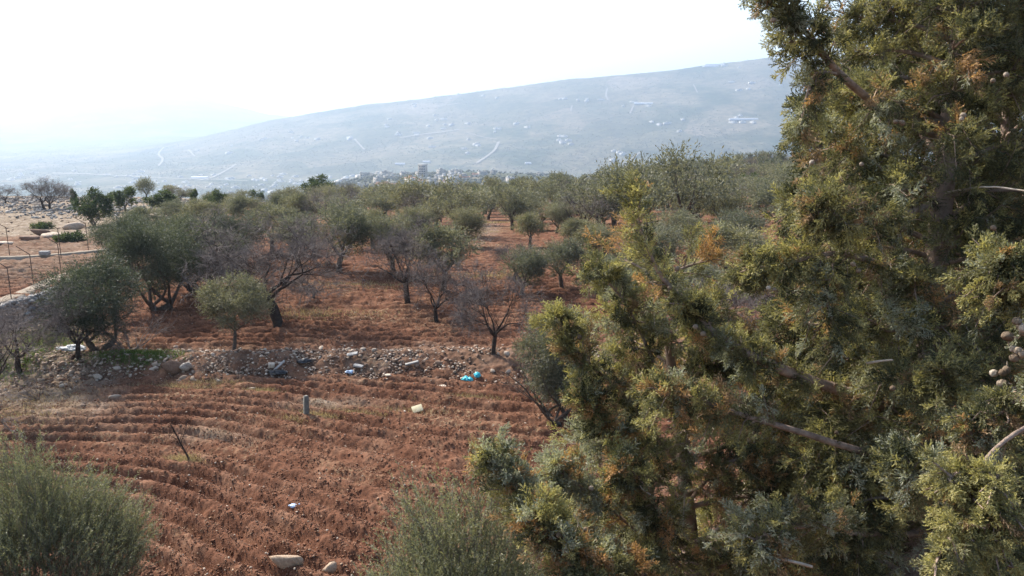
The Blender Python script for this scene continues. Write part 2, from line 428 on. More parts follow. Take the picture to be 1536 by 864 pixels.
def rocks_template(k, sub=1):
    """k angular stones (icosphere based) as arrays"""
    import bmesh
    out = []
    for i in range(k):
        bm = bmesh.new(); bmesh.ops.create_icosphere(bm, subdivisions=sub, radius=1)
        V = np.array([v.co[:] for v in bm.verts]); T = np.array([[v.index for v in f.verts] for f in bm.faces]); bm.free()
        for _ in range(10):                                    # flatten a few faces: broken stone
            n = rdir(1)[0]; d = V@n; lim = .42+.3*rng.random()
            V = V - np.maximum(d-lim, 0)[:, None]*n
        V *= 1+.12*(rng.random((len(V), 1))-.5)
        out.append((V*np.array([1, .6+.4*rng.random(), .45+.35*rng.random()]), T))
    return out
RT0 = rocks_template(10, 1); RT1 = rocks_template(14, 2)
def scatter(name, pos, size, mat, tmpl, kind='stuff', sink=.2, **kw):
    n = len(pos); which = rng.integers(0, len(tmpl), n); Vs, Ts, off = [], [], 0
    for k, (V, T) in enumerate(tmpl):
        ids = np.where(which == k)[0]
        if not len(ids): continue
        a = rng.random(len(ids))*2*math.pi; t = rng.normal(size=len(ids))*.35
        ca, sa, c2, s2 = np.cos(a), np.sin(a), np.cos(t), np.sin(t)
        x, y, z = V[None, :, 0], V[None, :, 1], V[None, :, 2]
        y2 = y*c2[:, None]-z*s2[:, None]; z2 = y*s2[:, None]+z*c2[:, None]
        x3 = x*ca[:, None]-y2*sa[:, None]; y3 = x*sa[:, None]+y2*ca[:, None]
        s = size[ids][:, None, None]
        P = np.stack([x3, y3, z2], -1)*s + pos[ids][:, None]
        P[..., 2] += s[..., 0]*(.5-sink)
        Vs.append(P.reshape(-1, 3)); Ts.append((T[None]+np.arange(len(ids))[:, None, None]*len(V)+off).reshape(-1, 3)); off += P.shape[0]*P.shape[1]
    me = mesh(name, np.concatenate(Vs), np.concatenate(Ts), mat)
    return tag(obj(name, me), kind=kind, **kw)

# clods thrown up by the plough
n = 45000
yc = 12.5 + 34*rng.random(n)**1.25; xc = (rng.random(n)*1.5-.85)*yc
keep = np.abs(yc-bank_y(xc)) > 1.0
xc, yc = xc[keep], yc[keep]
pos = np.stack([xc, yc, top_z(xc, yc)], -1)
scatter('soil_clods', pos, .012+.05*rng.random(len(pos))**3.5, M_CLOD, RT0)
OCT = []
for _ in range(12):
    V = np.array([(1, 0, 0), (-1, 0, 0), (0, 1, 0), (0, -1, 0), (0, 0, 1), (0, 0, -1)], float)*(.55+.8*rng.random((6, 1)))+rng.normal(size=(6, 3))*.22
    OCT.append((V*np.array([1, .9, .7]), np.array([(0, 2, 4), (2, 1, 4), (1, 3, 4), (3, 0, 4), (2, 0, 5), (1, 2, 5), (3, 1, 5), (0, 3, 5)])))
n = 150000
yc = 13+32*rng.random(n)**1.15; xc = (-.68+.86*rng.random(n))*yc
crest = vnoise(xc*2.1, yc*2.1, 131) > .30
xc, yc = xc[crest], yc[crest]; keep = np.abs(yc-bank_y(xc)) > .7; xc, yc = xc[keep], yc[keep]
scatter('soil_crumbs', np.stack([xc, yc, top_z(xc, yc)+.11*fbm(xc*3.2, yc*3.2, 4, 50)+.01], -1), .008+.026*rng.random(len(xc))**2.2, M_CRUMB, OCT, sink=.1)
# small stones in the soil
n = 5000
yc = 13 + 30*rng.random(n); xc = (rng.random(n)*1.3-.75)*yc
scatter('field_gravel', np.stack([xc, yc, top_z(xc, yc)+.02], -1), .010+.045*rng.random(n)**4, M_STONEP, RT0)
# rubble of the stone bank
n = 15000
xc = -20+25*rng.random(n)**.95; off = rng.normal(size=n)*.72*(.45+1.0*vnoise(xc*.45, xc*0, 99))
yc = bank_y(xc)+off-.25
k = vnoise(xc*.9, yc*1.6, 140)+.25*rng.normal(size=n)*.5 > .40
xc, yc = xc[k], yc[k]; n = len(xc)
scatter('bank_rubble', np.stack([xc, yc, ground(xc, yc)+.02], -1), (.018+.085*rng.random(n)**3.5), M_STONE, RT0)
n = 2200
xc = -19+11*rng.random(n); yc = bank_y(xc)+rng.normal(size=n)*.6
scatter('bank_rubble', np.stack([xc, yc, ground(xc, yc)+.03], -1), .02+.09*rng.random(n)**2.5, M_STONE, RT0)
# scree of the stony rise on the left
n = 9000
yc = 80+32*rng.random(n)**.8; xc = (-.80+.44*rng.random(n))*yc
k = vnoise(xc*.25, yc*.18, 4) > .25
xc, yc = xc[k], yc[k]
scatter('hillside_scree', np.stack([xc, yc, ground(xc, yc)], -1), .05+.28*rng.random(len(xc))**3, M_STONEG, RT0)
n = 1600
yc = 62+45*rng.random(n); xc = (-.80+.46*rng.random(n))*yc
scatter('hillside_gravel', np.stack([xc, yc, ground(xc, yc)], -1), .05+.16*rng.random(n)**3, M_STONE, RT0)
n = 2500
yc = 57+32*rng.random(n); xc = (-.037+.014*rng.normal(size=n)*.8)*yc
scatter('track_gravel', np.stack([xc, yc, ground(xc, yc)], -1), .04+.12*rng.random(n)**3, M_STONE, RT0)

# ---- the path along the dry-stone wall, and the kerb road beyond the small plot
M_PATH = simple('path_dust', (.17, .135, .10), (.29, .24, .185), 1.4, .95, .5, .05)
def strip(name, pts, w, lift=.02, mat=M_PATH, n=60, th=.0):
    P = polyline(np.array([[p[0], p[1], 0] for p in pts]), n)
    T = unit(np.gradient(P, axis=0)); N = np.stack([-T[:, 1], T[:, 0], T[:, 2]*0], -1)
    k = 7; V = []
    for j in range(k):
        f = (j/(k-1)-.5)
        Q_ = P + N*f*w
        z = ground(Q_[:, 0], Q_[:, 1]) + lift + .08*(1-abs(2*f)**4)
        if j in (0, k-1): z = z-lift-.25
        V.append(np.stack([Q_[:, 0], Q_[:, 1], z], -1))
    V = np.array(V); i = np.arange(k*n).reshape(k, n)
    Q = np.stack([i[:-1, :-1], i[1:, :-1], i[1:, 1:], i[:-1, 1:]], -1).reshape(-1, 4)[:, ::-1]
    return tag(obj(name, mesh(name, V.reshape(-1, 3), Q, mat, True)), kind='structure')
pA = [at(-260, 520), at(-120, 488), at(-20, 462), at(40, 441), at(92, 418), at(150, 402)]
strip('dirt_path', [(p.x, p.y) for p in pA], 1.15, .08)
pB = [at(-300, 380), at(-100, 387), at(20, 389), at(130, 381), at(200, 372)]
strip('road', [(p.x, p.y) for p in pB], .8, .12)

# ---- far away: haze, villages, woodland
def far_at(px, py, lo=420, hi=16000):
    d = ray(px, py); d = d/d[1]; ys = np.arange(lo, hi, 6.)
    z = CAMZ+d[2]*ys; g = terr(d[0]*ys, ys); m = z <= g
    if not m.any(): return None
    i = np.argmax(m); return Vector((d[0]*ys[i], ys[i], float(g[i])))
M_WALLW = simple('pale_render_wall', (.26, .23, .20), (.40, .37, .33), .3, .8, 0)
M_ROOFW = simple('pale_flat_roof', (.26, .25, .235), (.45, .44, .42), .2, .8, 0)
M_ROOFR = simple('reddish_roof', (.3, .16, .11), (.45, .27, .2), .2, .8, 0)
M_PANE = simple('dark_window', (.03, .035, .04), (.05, .055, .06), 1, .3, 0)
M_GLASSH = simple('white_sheeting', (.32, .33, .35), (.4, .41, .43), .2, .4, 0, spec=.4)
def box(b, x0, x1, y0, y1, z0, z1):
    V = np.array([(x, y, z) for z in (z0, z1) for y in (y0, y1) for x in (x0, x1)], float)
    b.add(V, [[0, 2, 3, 1], [4, 5, 7, 6], [0, 1, 5, 4], [1, 3, 7, 5], [3, 2, 6, 7], [2, 0, 4, 6]])
def house_proto(kind):
    r = empty('village_house')
    w, d, h = [(11, 9, 4), (14, 10, 7), (9, 9, 7), (17, 10, 4)][kind]
    a = Buf(); box(a, -w/2, w/2, -d/2, d/2, -5, h)
    if kind in (1, 3): box(a, w/2, w/2+4, -d/4, d/2-.3, -5, h-2.5)
    a.build('wall', M_WALLW, r)
    f = Buf()
    for (x0, x1, y0, y1) in ((-w/2-.2, w/2+.2, -d/2-.2, -d/2+.1), (-w/2-.2, w/2+.2, d/2-.1, d/2+.2), (-w/2-.2, -w/2+.1, -d/2+.1, d/2-.1), (w/2-.1, w/2+.2, -d/2+.1, d/2-.1)):
        box(f, x0, x1, y0, y1, h+.01, h+.9)
    box(f, -w/2+.1, w/2-.1, -d/2+.1, d/2-.1, h+.02, h+.2)
    box(f, -w/2+1, -w/2+4, 0, d/2-1, h+.2, h+2.7)
    f.build('roof', M_ROOFR if kind == 3 else M_ROOFW, r)
    if kind < 3:
        for fl in range(1 if h < 5 else 2):
            for x in np.arange(-w/2+1.6, w/2-1, 2.9):
                g = Buf(); box(g, x, x+1.3, -d/2-.06, -d/2-.02, fl*3+1, fl*3+2.4); g.build('window', M_PANE, r)
    return r
protos = [house_proto(k) for k in range(4)]
used = set()
def put_house(x, y, k, s, label, group):
    loc = (x, y, float(terr(x, y))); rz = rng.random()*math.pi-1.57
    if k not in used:
        used.add(k); r = protos[k]; r.location = loc; r.rotation_euler.z = rz; r.scale = (s, s, s)
    else: r = copy_tree(protos[k], loc, rz, s)
    tag(r, label, 'house', group)
for i in range(48):
    py_ = 620+rng.normal()*60 if i % 3 else 560+rng.random()*270
    Yd = 940+rng.random()*380
    put_house((py_-768)/F/1.024*Yd, Yd, int(rng.integers(0, 4)), .8+.35*rng.random(), 'pale flat-roofed house of the small village on the spur just beyond the grove', 'houses of the village on the spur')
x_, y_ = (632-768)/F/1.024*1120, 1120
r = empty('apartment_block', (x_, y_, float(terr(x_, y_)))); tag(r, 'tall grey block standing above the houses of the spur village', 'building')
b = Buf(); box(b, -6, 6, -6, 6, -5, 20); b.build('wall', M_WALLW, r)
b = Buf(); box(b, -6.3, 6.3, -6.3, 6.3, 20.01, 21); b.build('roof', M_ROOFW, r)
for fl in range(6):
    for x in (-4.2, -1.2, 1.8):
        b = Buf(); box(b, x, x+1.9, -6.08, -6.02, fl*3.2+1, fl*3.2+2.6); b.build('window', M_PANE, r)
def small_house(k, s):
    a = Buf(); box(a, -8, 8, -6, 6, -8, 5); box(a, -4, 3, -6.3, 0, 5.01, 8)
    return a
hp = small_house(0, 1).build('hill_house', M_ROOFW); first = [True]
def put_small(x, y, s, label, group):
    if first[0]: o = hp; first[0] = False
    else: o = hp.copy(); C.objects.link(o)
    o.location = (x, y, float(terr(x, y))); o.rotation_euler.z = rng.random()*3; o.scale = (s*(1+rng.random()), s, s*.9)
    tag(o, label, 'house', group)
for i in range(105):
    px, py_ = 190+400*rng.random()**.85, 262+28*rng.random()
    p = far_at(px, py_, 1500)
    if p: put_small(p.x, p.y, .55+.5*rng.random(), 'tiny pale house of the town on the valley floor', 'houses of the valley town')
for i in range(30):
    p = far_at(rng.random()*220, 255+35*rng.random(), 1500)
    if p: put_small(p.x, p.y, .6+.5*rng.random(), 'tiny whitish building scattered in the hazy valley at the left edge', 'buildings in the hazy valley')
clusters = [(660, 198), (650, 185), (560, 188), (835, 205), (850, 212), (925, 230), (940, 240), (1110, 182), (960, 157), (870, 153), (720, 145), (640, 205), (480, 215), (520, 212), (980, 98), (1080, 97), (610, 150), (700, 220), (760, 195), (1000, 185), (1120, 130), (440, 200), (365, 215), (330, 235)]
for i in range(95):
    c = clusters[int(rng.integers(0, len(clusters)))]
    p = far_at(c[0]+rng.normal()*22, c[1]+rng.normal()*6, 1500)
    if p and p.y < 6000: put_small(p.x, p.y, .8+.6*rng.random(), 'tiny pale house scattered across the big hazy slope across the valley', 'houses on the far slope')
def far_strip(name, pp, w, mat, kind='structure', n=40):
    pts = [far_at(a, b) for a, b in pp]; pts = [p for p in pts if p]
    P = polyline(np.array([p[:] for p in pts]), n); P[:, 2] = 0
    T = unit(np.gradient(P, axis=0)); N = np.stack([-T[:, 1], T[:, 0], T[:, 2]*0], -1); V = []
    for f in (-.5, -.25, 0, .25, .5):
        Q_ = P+N*f*w; V.append(np.stack([Q_[:, 0], Q_[:, 1], terr(Q_[:, 0], Q_[:, 1])+4.5], -1))
    V = np.array(V); i = np.arange(5*n).reshape(5, n)
    Q = np.stack([i[:-1, :-1], i[1:, :-1], i[1:, 1:], i[:-1, 1:]], -1).reshape(-1, 4)[:, ::-1]
    return tag(obj(name, mesh(name, V.reshape(-1, 3), Q, mat, True)), kind=kind)
M_ROAD = simple('pale_hill_road', (.15, .14, .12), (.24, .225, .20), .02, .9, 0)
for pp, w in (([(78, 261), (140, 263), (200, 266), (260, 269), (320, 271), (372, 273)], 26), ([(238, 250), (244, 240), (238, 232), (246, 222)], 14),
              ([(300, 272), (330, 262), (354, 248)], 16), ([(0, 240), (22, 236), (40, 232)], 14), ([(532, 210), (540, 219), (547, 226)], 12),
              ([(715, 246), (730, 236), (742, 226), (748, 214)], 18), ([(600, 208), (640, 202), (680, 197), (690, 195)], 20), ([(700, 200), (725, 207), (745, 210)], 7),
              ([(912, 151), (909, 144), (911, 134)], 14), ([(856, 168), (858, 160)], 14), ([(940, 247), (950, 238), (960, 230)], 16), ([(283, 226), (292, 236)], 12),
              ([(1040, 128), (1046, 140)], 10), ([(945, 172), (950, 160)], 12), ([(655, 160), (690, 156)], 12), ([(0, 262), (40, 255), (90, 248), (150, 240)], 12)):
    try: far_strip('road', pp, w*.62, M_ROAD)
    except Exception: pass
for k, (px, py_, L_) in enumerate([(1072, 98, 105), (1066, 101, 90), (1115, 181, 130), (965, 157, 90), (792, 246, 24), (600, 247, 40), (640, 244, 30), (300, 268, 60)]):
    p = far_at(px, py_, 1000)
    if not p: continue
    b = Buf(); an = np.linspace(0, math.pi, 9); h_ = 11 if L_ > 50 else 8
    prof = np.stack([np.cos(an)*h_, np.sin(an)*h_*.8], -1)
    V = np.array([(x, a_, z_) for x in (-L_/2, L_/2) for a_, z_ in prof]); Q = [[i, i+1, i+10, i+9] for i in range(8)]
    b.add(V, Q); b.add(V[:9], None, [[0, i+1, i] for i in range(1, 8)]); b.add(V[9:], None, [[0, i, i+1] for i in range(1, 8)])
    o = b.build('greenhouse', M_GLASSH); o.location = p; o.rotation_euler.z = rng.normal()*.12
    where = ['just below the ridge top near the cypress, upper of two', 'just below the ridge top near the cypress, lower of two', 'low on the hazy slope closest to the cypress', 'in the middle height of the hazy slope',
             'standing alone just above the grove skyline', 'long, behind the spur village', 'short, behind the spur village', 'beside the pale road of the valley floor'][k]
    tag(o, 'white plastic greenhouse ' + where, 'greenhouse')
# woodland and orchards far off: one mass
n = 110000
Yd = 480*np.exp(rng.random(n)*2.45); px = -250+1800*rng.random(n)
xx = (px-768)/F/1.024*Yd
k = (fbm(xx/260, Yd/260, 4, 88)+.12*rng.normal(size=n)+.14*((Yd > 900) & (Yd < 1400))) > .0
xx, Yd = xx[k], Yd[k]
octv = np.array([(1, 0, .5), (.3, .95, .6), (-.8, .6, .45), (-.8, -.6, .55), (.3, -.95, .5), (0, 0, 1.25), (0, 0, -.3)])
octt = np.array([(0, 1, 5), (1, 2, 5), (2, 3, 5), (3, 4, 5), (4, 0, 5), (1, 0, 6), (2, 1, 6), (3, 2, 6), (4, 3, 6), (0, 4, 6)])
M_FARW = simple('far_foliage', (.085, .09, .065), (.11, .112, .085), .01, .95, 0)
size = 1.4+1.7*rng.random(len(xx)) + (Yd > 3000)*.5
V = octv[None]*size[:, None, None]*(1+.3*(rng.random((len(xx), 7, 1))-.5)) + np.stack([xx, Yd, terr(xx, Yd)+1.0], -1)[:, None]
V[:, :, 2] = (V[:, :, 2]-terr(xx, Yd)[:, None])*np.where(Yd > 2000, .6, 1)[:, None]+terr(xx, Yd)[:, None]
T = octt[None]+np.arange(len(xx))[:, None, None]*7
tag(obj('far_woodland', mesh('far_woodland', V.reshape(-1, 3), T.reshape(-1, 3), M_FARW)), kind='stuff')

# haze
bz = Buf(); box(bz, -20500, 20500, -320, 13600, -420, 640)
hz = bz.build('haze', None); tag(hz, kind='stuff')
hm = bpy.data.materials.new('haze'); hm.use_nodes = True; hn = hm.node_tree; hn.nodes.remove(hn.nodes['Principled BSDF'])
pv = hn.nodes.new('ShaderNodeVolumePrincipled'); pv.inputs['Color'].default_value = (.62, .78, 1.0, 1); pv.inputs['Density'].default_value = 1.75e-4
pv.inputs['Anisotropy'].default_value = .45
hn.links.new(pv.outputs[0], hn.nodes['Material Output'].inputs['Volume']); hz.data.materials.append(hm)

# ================================================================== VEGETATION
def leafy(lobes, ntw, nlf, L, W, up=.3, tintf=None, tw=.012, twig_every=6, twl=(.5, 1.15), jitter=.35):
    """leaf arrays for lobes [(centre, (rx,ry,rz))]: shoots leaving each lobe with leaves along them"""
    P, D, A, tws = [], [], [], []
    for c, r in lobes:
        c = np.array(c); r = np.array(r)
        d = rdir(ntw); d[:, 2] += up*.6; d = unit(d)
        s = c + d*r*(twl[0]*rng.random((ntw, 1))**.5*.9)
        e = c + d*r*(.75+(twl[1]-.75)*rng.random((ntw, 1))) + rng.normal(size=(ntw, 3))*.05
        e[:, 2] += up*.12*r[2]
        t = (np.arange(nlf)+.5)/nlf
        q = s[:, None]+(e-s)[:, None]*t[None, :, None]+rng.normal(size=(ntw, nlf, 3))*.018
        ax = unit(e-s)[:, None]; dd = unit(ax*.9+rng.normal(size=(ntw, nlf, 3))*jitter*1.5)
        P.append(q.reshape(-1, 3)); D.append(dd.reshape(-1, 3))
        base = rng.random()*.5
        A.append(np.clip(np.repeat(base+.5*rng.random(ntw), nlf)+.12*rng.normal(size=ntw*nlf), 0, 1))
        tws += [(s[i], e[i]) for i in range(0, ntw, twig_every)]
    P, D, A = np.concatenate(P), np.concatenate(D), np.concatenate(A)
    n = len(P)
    V, Q = blades(P, D, L*(.7+.6*rng.random(n)), W*(.7+.6*rng.random(n)))
    return V, Q, np.repeat(A, 4), tws

def branch_out(b, p0, d0, length, r0, depth, ends, spread=.6, sides=5, up=.15, nseg=4, kids=(2, 4), shrink=.68, wob=.25, minr=.006):
    pts = [np.array(p0, float)]; d = unit(np.array(d0, float))
    for i in range(nseg):
        d = unit(d+rng.normal(size=3)*wob*.5+np.array([0, 0, up*.4])); pts.append(pts[-1]+d*length/nseg)
    pts = np.array(pts); r1 = max(r0*.55, minr)
    b.tube(pts, np.linspace(r0, r1, len(pts)), sides if r0 > .03 else (4 if r0 > .012 else 3), lump=.15)
    if depth == 0: ends.append((pts[-1], d)); return
    for k in range(int(rng.integers(kids[0], kids[1]+1))):
        i = len(pts)-1 if k == 0 else int(rng.integers(max(1, nseg//2), nseg+1))
        dd = unit(d*.8+rdir(1)[0]*spread*(1.0 if k else .5)+np.array([0, 0, up]))
        branch_out(b, pts[i], dd, length*shrink*(.75+.5*rng.random()), r1*(.95 if k == 0 else .7), depth-1, ends, spread, sides, up, max(3, nseg-1), kids, shrink, wob, minr)

def olive_proto(h, rad, n_lobes=16, ntw=60, nlf=9, L=.085, W=.026, trunks=1, th=.9, tr=.14, name='olive_tree', mat_=None, lean=0., squat=1., hollow=.45):
    r = empty(name)
    b = Buf(); ends = []
    lo = th*.55; cz = (h+lo)/2
    for k in range(trunks):
        a = rng.random()*6.28; p = [[0, 0, -.5], [0, 0, 0], [math.cos(a)*.08+lean*.3, math.sin(a)*.08, th*.5], [math.cos(a)*.2+lean, math.sin(a)*.15, th]]
        if trunks > 1: p = [[q[0]+.15*math.cos(k*2.1)*i, q[1]+.15*math.sin(k*2.1)*i, q[2]] for i, q in enumerate(p)]
        P = polyline(p, 8); b.tube(P, np.linspace(tr*1.35, tr*.8, 8), 8, lump=.35)
        for j in range(4 if trunks == 1 else 3):
            an = a+j*6.28/4+rng.random()
            branch_out(b, P[-1], (math.cos(an)*.8, math.sin(an)*.8, .8), (h-th)*.30, tr*.5, 2, ends, .7, 6, .12, 4, (2, 3))
    b.build('trunk', M_BARK, r, smooth=True)
    lobes = []
    for k in range(n_lobes):
        d = rdir(1)[0]; d[2] = d[2]*.9+.12; d = unit(d)
        f = hollow+(1-hollow)*rng.random()**.6; rr = rad*(.27+.17*rng.random())
        R_ = np.array([rad-rr*.8, rad-rr*.8, (h-lo)*.5-rr*.75])
        c = np.array([lean, 0, cz])+d*R_*f
        c[2] = max(c[2], lo+rr*.6)
        lobes.append((c, (rr, rr, rr*.85*squat)))
    V, Q, A, tws = leafy(lobes, ntw, nlf, L, W)
    cb = Buf(); cb.add(V, Q, None, A)
    cb.build('crown', mat_ or M_OLIVE, r, attr=True)
    return r

used_p = set()
def plant(proto, x, y, s=1., rz=None, label='', cat='tree', group=None, dz=0., sy=None):
    rz = rng.random()*6.28 if rz is None else rz
    loc = (x, y, gz(x, y)+dz); sc = (s, s, s if sy is None else sy)
    if proto.name not in used_p:
        used_p.add(proto.name); r = proto; r.location = loc; r.rotation_euler.z = rz; r.scale = sc
    else: r = copy_tree(proto, loc, rz, sc)
    tag(r, label, cat, group); return r

# --- olives near enough to show leaves (crown height 1 unit scale in metres)
oA = olive_proto(3.3, 1.65, 24, 95, 10, .085, .025, th=.8, tr=.07)                    # light green young olive
oB = olive_proto(4.0, 2.35, 34, 115, 10, .09, .027, trunks=2, th=.35, tr=.13, mat_=M_OLIVED)
oC = olive_proto(5.0, 2.7, 40, 120, 10, .095, .03, trunks=2, th=.3, tr=.2, mat_=M_OLIVED)
oD = olive_proto(4.0, 2.2, 27, 75, 9, .115, .035, th=.9, tr=.16, lean=.3)
oE = olive_proto(3.8, 2.1, 25, 70, 9, .12, .036, th=1.1, tr=.15)
oK = olive_proto(4.4, 1.6, 40, 130, 11, .085, .024, trunks=3, th=.25, tr=.1, squat=1.4)
def P_(px, py): p = at(px, py); return p.x, p.y
G_NEAR = 'olive trees near the stone bank'
def tree_px(proto, base_h, px, py, hpx, label, cat='tree', group=G_NEAR, wide=1., rz=None, tall=1.):
    p = at(px, py); h = hpx/F*p.y/ct*1.0
    s = h/base_h
    return plant(proto, p.x, p.y, s*wide, rz, label, cat, group, 0, s)
tree_px(oA, 3.3, 352, 527, 124, 'small light green olive with a thin trunk, left of the leaning bare almond', wide=1.05)
tree_px(oB, 4.0, 150, 528, 158, 'broad olive with a bare shrub at its foot, in front of the biggest dark olive', wide=1.0)
tree_px(oC, 5.0, 238, 468, 158, 'biggest and darkest olive of the left cluster, behind the light green one', wide=.95)
tree_px(oB, 4.0, 300, 440, 128, 'olive just behind the leaning bare almond, merging with the biggest dark olive', wide=1.1)
tree_px(oC, 5.0, 190, 402, 92, 'olive at the back left beside the fenced plot', wide=1.1)
tree_px(oD, 4.0, 508, 412, 112, 'round olive with a forked trunk standing just behind the leaning bare almond', rz=1.)
tree_px(oE, 3.8, 664, 440, 112, 'olive with a slanting trunk behind the two bare trees in the middle')
tree_px(oD, 4.0, 590, 410, 96, 'yellowish olive showing behind the upright bare almond')
tree_px(oE, 3.8, 843, 434, 82, 'open olive with two leaning trunks left of the yellow cypress tip', rz=2.)
tree_px(oD, 4.0, 782, 446, 82, 'olive just behind the small twisted almond of the bank')
tree_px(oK, 4.4, 838, 636, 196, 'tall bushy olive in the lower field, touching the front cypress', rz=.5, wide=1.0)
tree_px(oE, 3.8, 455, 352, 66, 'loose olive in the second row behind the leaning bare almond')
tree_px(oD, 4.0, 700, 372, 66, 'yellow-green olive on the left side of the stony clearing')
tree_px(oE, 3.8, 795, 372, 56, 'olive on the right side of the stony clearing')
tree_px(oD, 4.0, 985, 420, 92, 'olive behind the yellow tip of the front cypress', wide=1.2)
tree_px(oE, 3.8, 1090, 440, 110, 'wide grey-green olive above the bare thicket seen between the cypresses', wide=1.35)
tree_px(oD, 4.0, 905, 470, 92, 'olive partly hidden by the left shoots of the front cypress')

for (px_, py_, h_, w_, l_) in ((272, 408, 92, 1.15, 'olive in the second row right behind the biggest dark olive'), (352, 398, 88, 1.1, 'olive crown above the tangled bare almond in the left cluster'),
        (408, 382, 80, 1.1, 'olive directly behind the top of the leaning bare almond'), (222, 372, 66, 1.1, 'olive at the inner edge of the bare slope, below the skyline evergreens'), (300, 358, 62, 1.2, 'olive in the third row of the left cluster, left of the greyish one'),
        (372, 348, 56, 1.2, 'greyish olive in the third row of the left cluster'), (448, 400, 84, 1.05, 'olive between the leaning almond and the round forked-trunk olive'), (425, 340, 50, 1.2, 'olive below the tallest dark skyline crown'), (262, 342, 44, 1.2, 'small olive below the light-topped evergreen')):
    tree_px(oC if h_ > 85 else oE, 5.0 if h_ > 85 else 3.8, px_, py_, h_, l_, wide=w_)
for (px_, py_, h_, w_, l_) in ((560, 376, 66, 1.1, 'olive behind the round forked-trunk olive, towards the spur village'), (625, 366, 62, 1.1, 'olive right behind the yellowish one in the centre'), (655, 345, 48, 1.1, 'small olive left of the stony clearing, far side'),
        (530, 346, 46, 1.2, 'small greyish olive in the third row left of the centre'), (905, 402, 70, 1.2, 'olive left of the yellow cypress tip, one row behind the open one'), (868, 382, 58, 1.2, 'olive between the clearing and the yellow cypress tip'),
        (770, 342, 42, 1.1, 'small olive at the far right corner of the stony clearing'), (835, 352, 50, 1.1, 'olive in the third row right of the clearing'), (940, 452, 84, 1.1, 'olive right behind the upper shoots of the front cypress'),
        (1040, 480, 96, 1.2, 'olive seen over the diagonal limb of the big cypress'), (1180, 455, 92, 1.3, 'olive seen just left of the slender dark conifer'), (1010, 385, 74, 1.3, 'olive just right of the yellow cypress tip'), (1105, 385, 74, 1.3, 'pale olive halfway between the yellow tip and the slender dark conifer')):
    tree_px(oD if px_ % 2 else oE, 4.0 if px_ % 2 else 3.8, px_, py_, h_, l_, wide=w_)
# --- bottom bushes, close to the camera
def sucker_bush(x, y, z0, rad, h, nst, label, tint0, leafL=.05):
    """upright olive crown: long thin shoots with narrow leaves"""
    r = empty('olive_tree', (x, y, gz(x, y))); tag(r, label, 'tree')
    gz_ = gz(x, y); b = Buf(); ends = []
    for k in range(3):
        a = k*2.1+rng.random()
        branch_out(b, (0.1*math.cos(a), .1*math.sin(a), -.3), (math.cos(a)*.35, math.sin(a)*.35, 1), z0*.27, .09, 3, ends, .5, 7, .2, 4, (2, 3))
    b.build('trunk', M_BARK, r, smooth=True)
    P, D, A = [], [], []; tw = Buf()
    for k in range(nst):
        a = rng.random()*6.28; q = math.sqrt(rng.random())
        lump = .1+1.6*vnoise(np.array([math.cos(a)*q*2.2+3]), np.array([math.sin(a)*q*2.2+3]), 61+int(rad*10))[0]
        base = np.array([math.cos(a)*rad*q*.85, math.sin(a)*rad*q*.85, z0*.50+(z0*.40)*(1-q*q)*lump*rng.random()**.5+.2*rng.random()])
        d = unit(np.array([math.cos(a)*q*.7, math.sin(a)*q*.7, 1.05])+rng.normal(size=3)*.28)
        ln = h*(.35+.65*rng.random())*(.9 if q > .7 else 1)
        n = int(ln/.017); t = np.linspace(0, 1, n)[:, None]
        bend = rng.normal(size=3)*.1
        line = base+d*ln*t+bend*t*t*ln
        ax = unit(d+2*bend*t); o_ = rdir(n); o_ = unit(o_-(o_*ax).sum(1, keepdims=True)*ax)
        P.append(line); D.append(unit(ax*1.0+o_*.9)); A.append(np.clip(tint0+.3*rng.random()+.25*t[:, 0]+.08*rng.normal(size=n), 0, 1))
        if k % 3 == 0: tw.tube(line[::max(1, n//5)], np.linspace(.005, .002, len(line[::max(1, n//5)])), 3)
    P, D, A = map(np.concatenate, (P, D, A)); n = len(P)
    V, Q = blades(P, D, leafL*(.6+.7*rng.random(n)), .011*(.8+.5*rng.random(n)))
    c = Buf(); c.add(V, Q, None, np.repeat(A, 4)); c.build('crown', M_BUSH, r, attr=True)
    tw.build('twigs', M_TWIG, r)
    return r
p = pt(38, 700, 12.4); sucker_bush(p[0], p[1], 4.3, 1.6, .95, 4300, 'feathery grey-green olive crown filling the bottom left corner', .1)
p = pt(688, 745, 9.4); sucker_bush(p[0], p[1], 5.25, 1.35, .9, 4600, 'upright shoots of an olive at the bottom edge, left of the front cypress', .3)

# --- bare trees
def bare_proto(name, h, lean, depth=6, tr=.14, th=1.1, spread=.75, wide=.75, kids=(2, 3), low=False, twigs=240, tl=.35):
    r = empty(name); b = Buf(); tb = Buf(); ends = []
    p = [[0, 0, -.4], [0, 0, 0], [lean*.35, .05, th*.5], [lean, 0, th]]
    P = polyline(p, 8); b.tube(P, np.linspace(tr*1.3, tr*.85, 8), 8, lump=.35)
    nl = 5
    for j in range(nl):
        an = j*6.28/nl+rng.random()*.8
        branch_out(b, P[-1-int(rng.integers(0, 2))], (math.cos(an)*wide, math.sin(an)*wide, .75), (h-th)*.38, tr*.5, depth-2, ends, spread, 6, .1 if not low else .02, 4, kids, .72, .3, .007)
    b.build('trunk', M_BARKD, r, smooth=True)
    for e, d in ends:
        for k in range(twigs//48):
            dd = unit(d*.6+rdir(1)[0]*.8); l = tl*(.5+rng.random())
            q = np.array([e, e+dd*l*.5, e+unit(dd+rng.normal(size=3)*.25)*l]); tb.tube(q, [.0065, .005, .003], 3)
            for m in range(3):
                s = q[1]+(q[2]-q[1])*rng.random(); d3 = unit(dd+rdir(1)[0]*1.1); tb.tube(np.array([s, s+d3*l*.45]), [.004, .0025], 3)
    tb.build('twigs', M_TWIG, r)
    return r
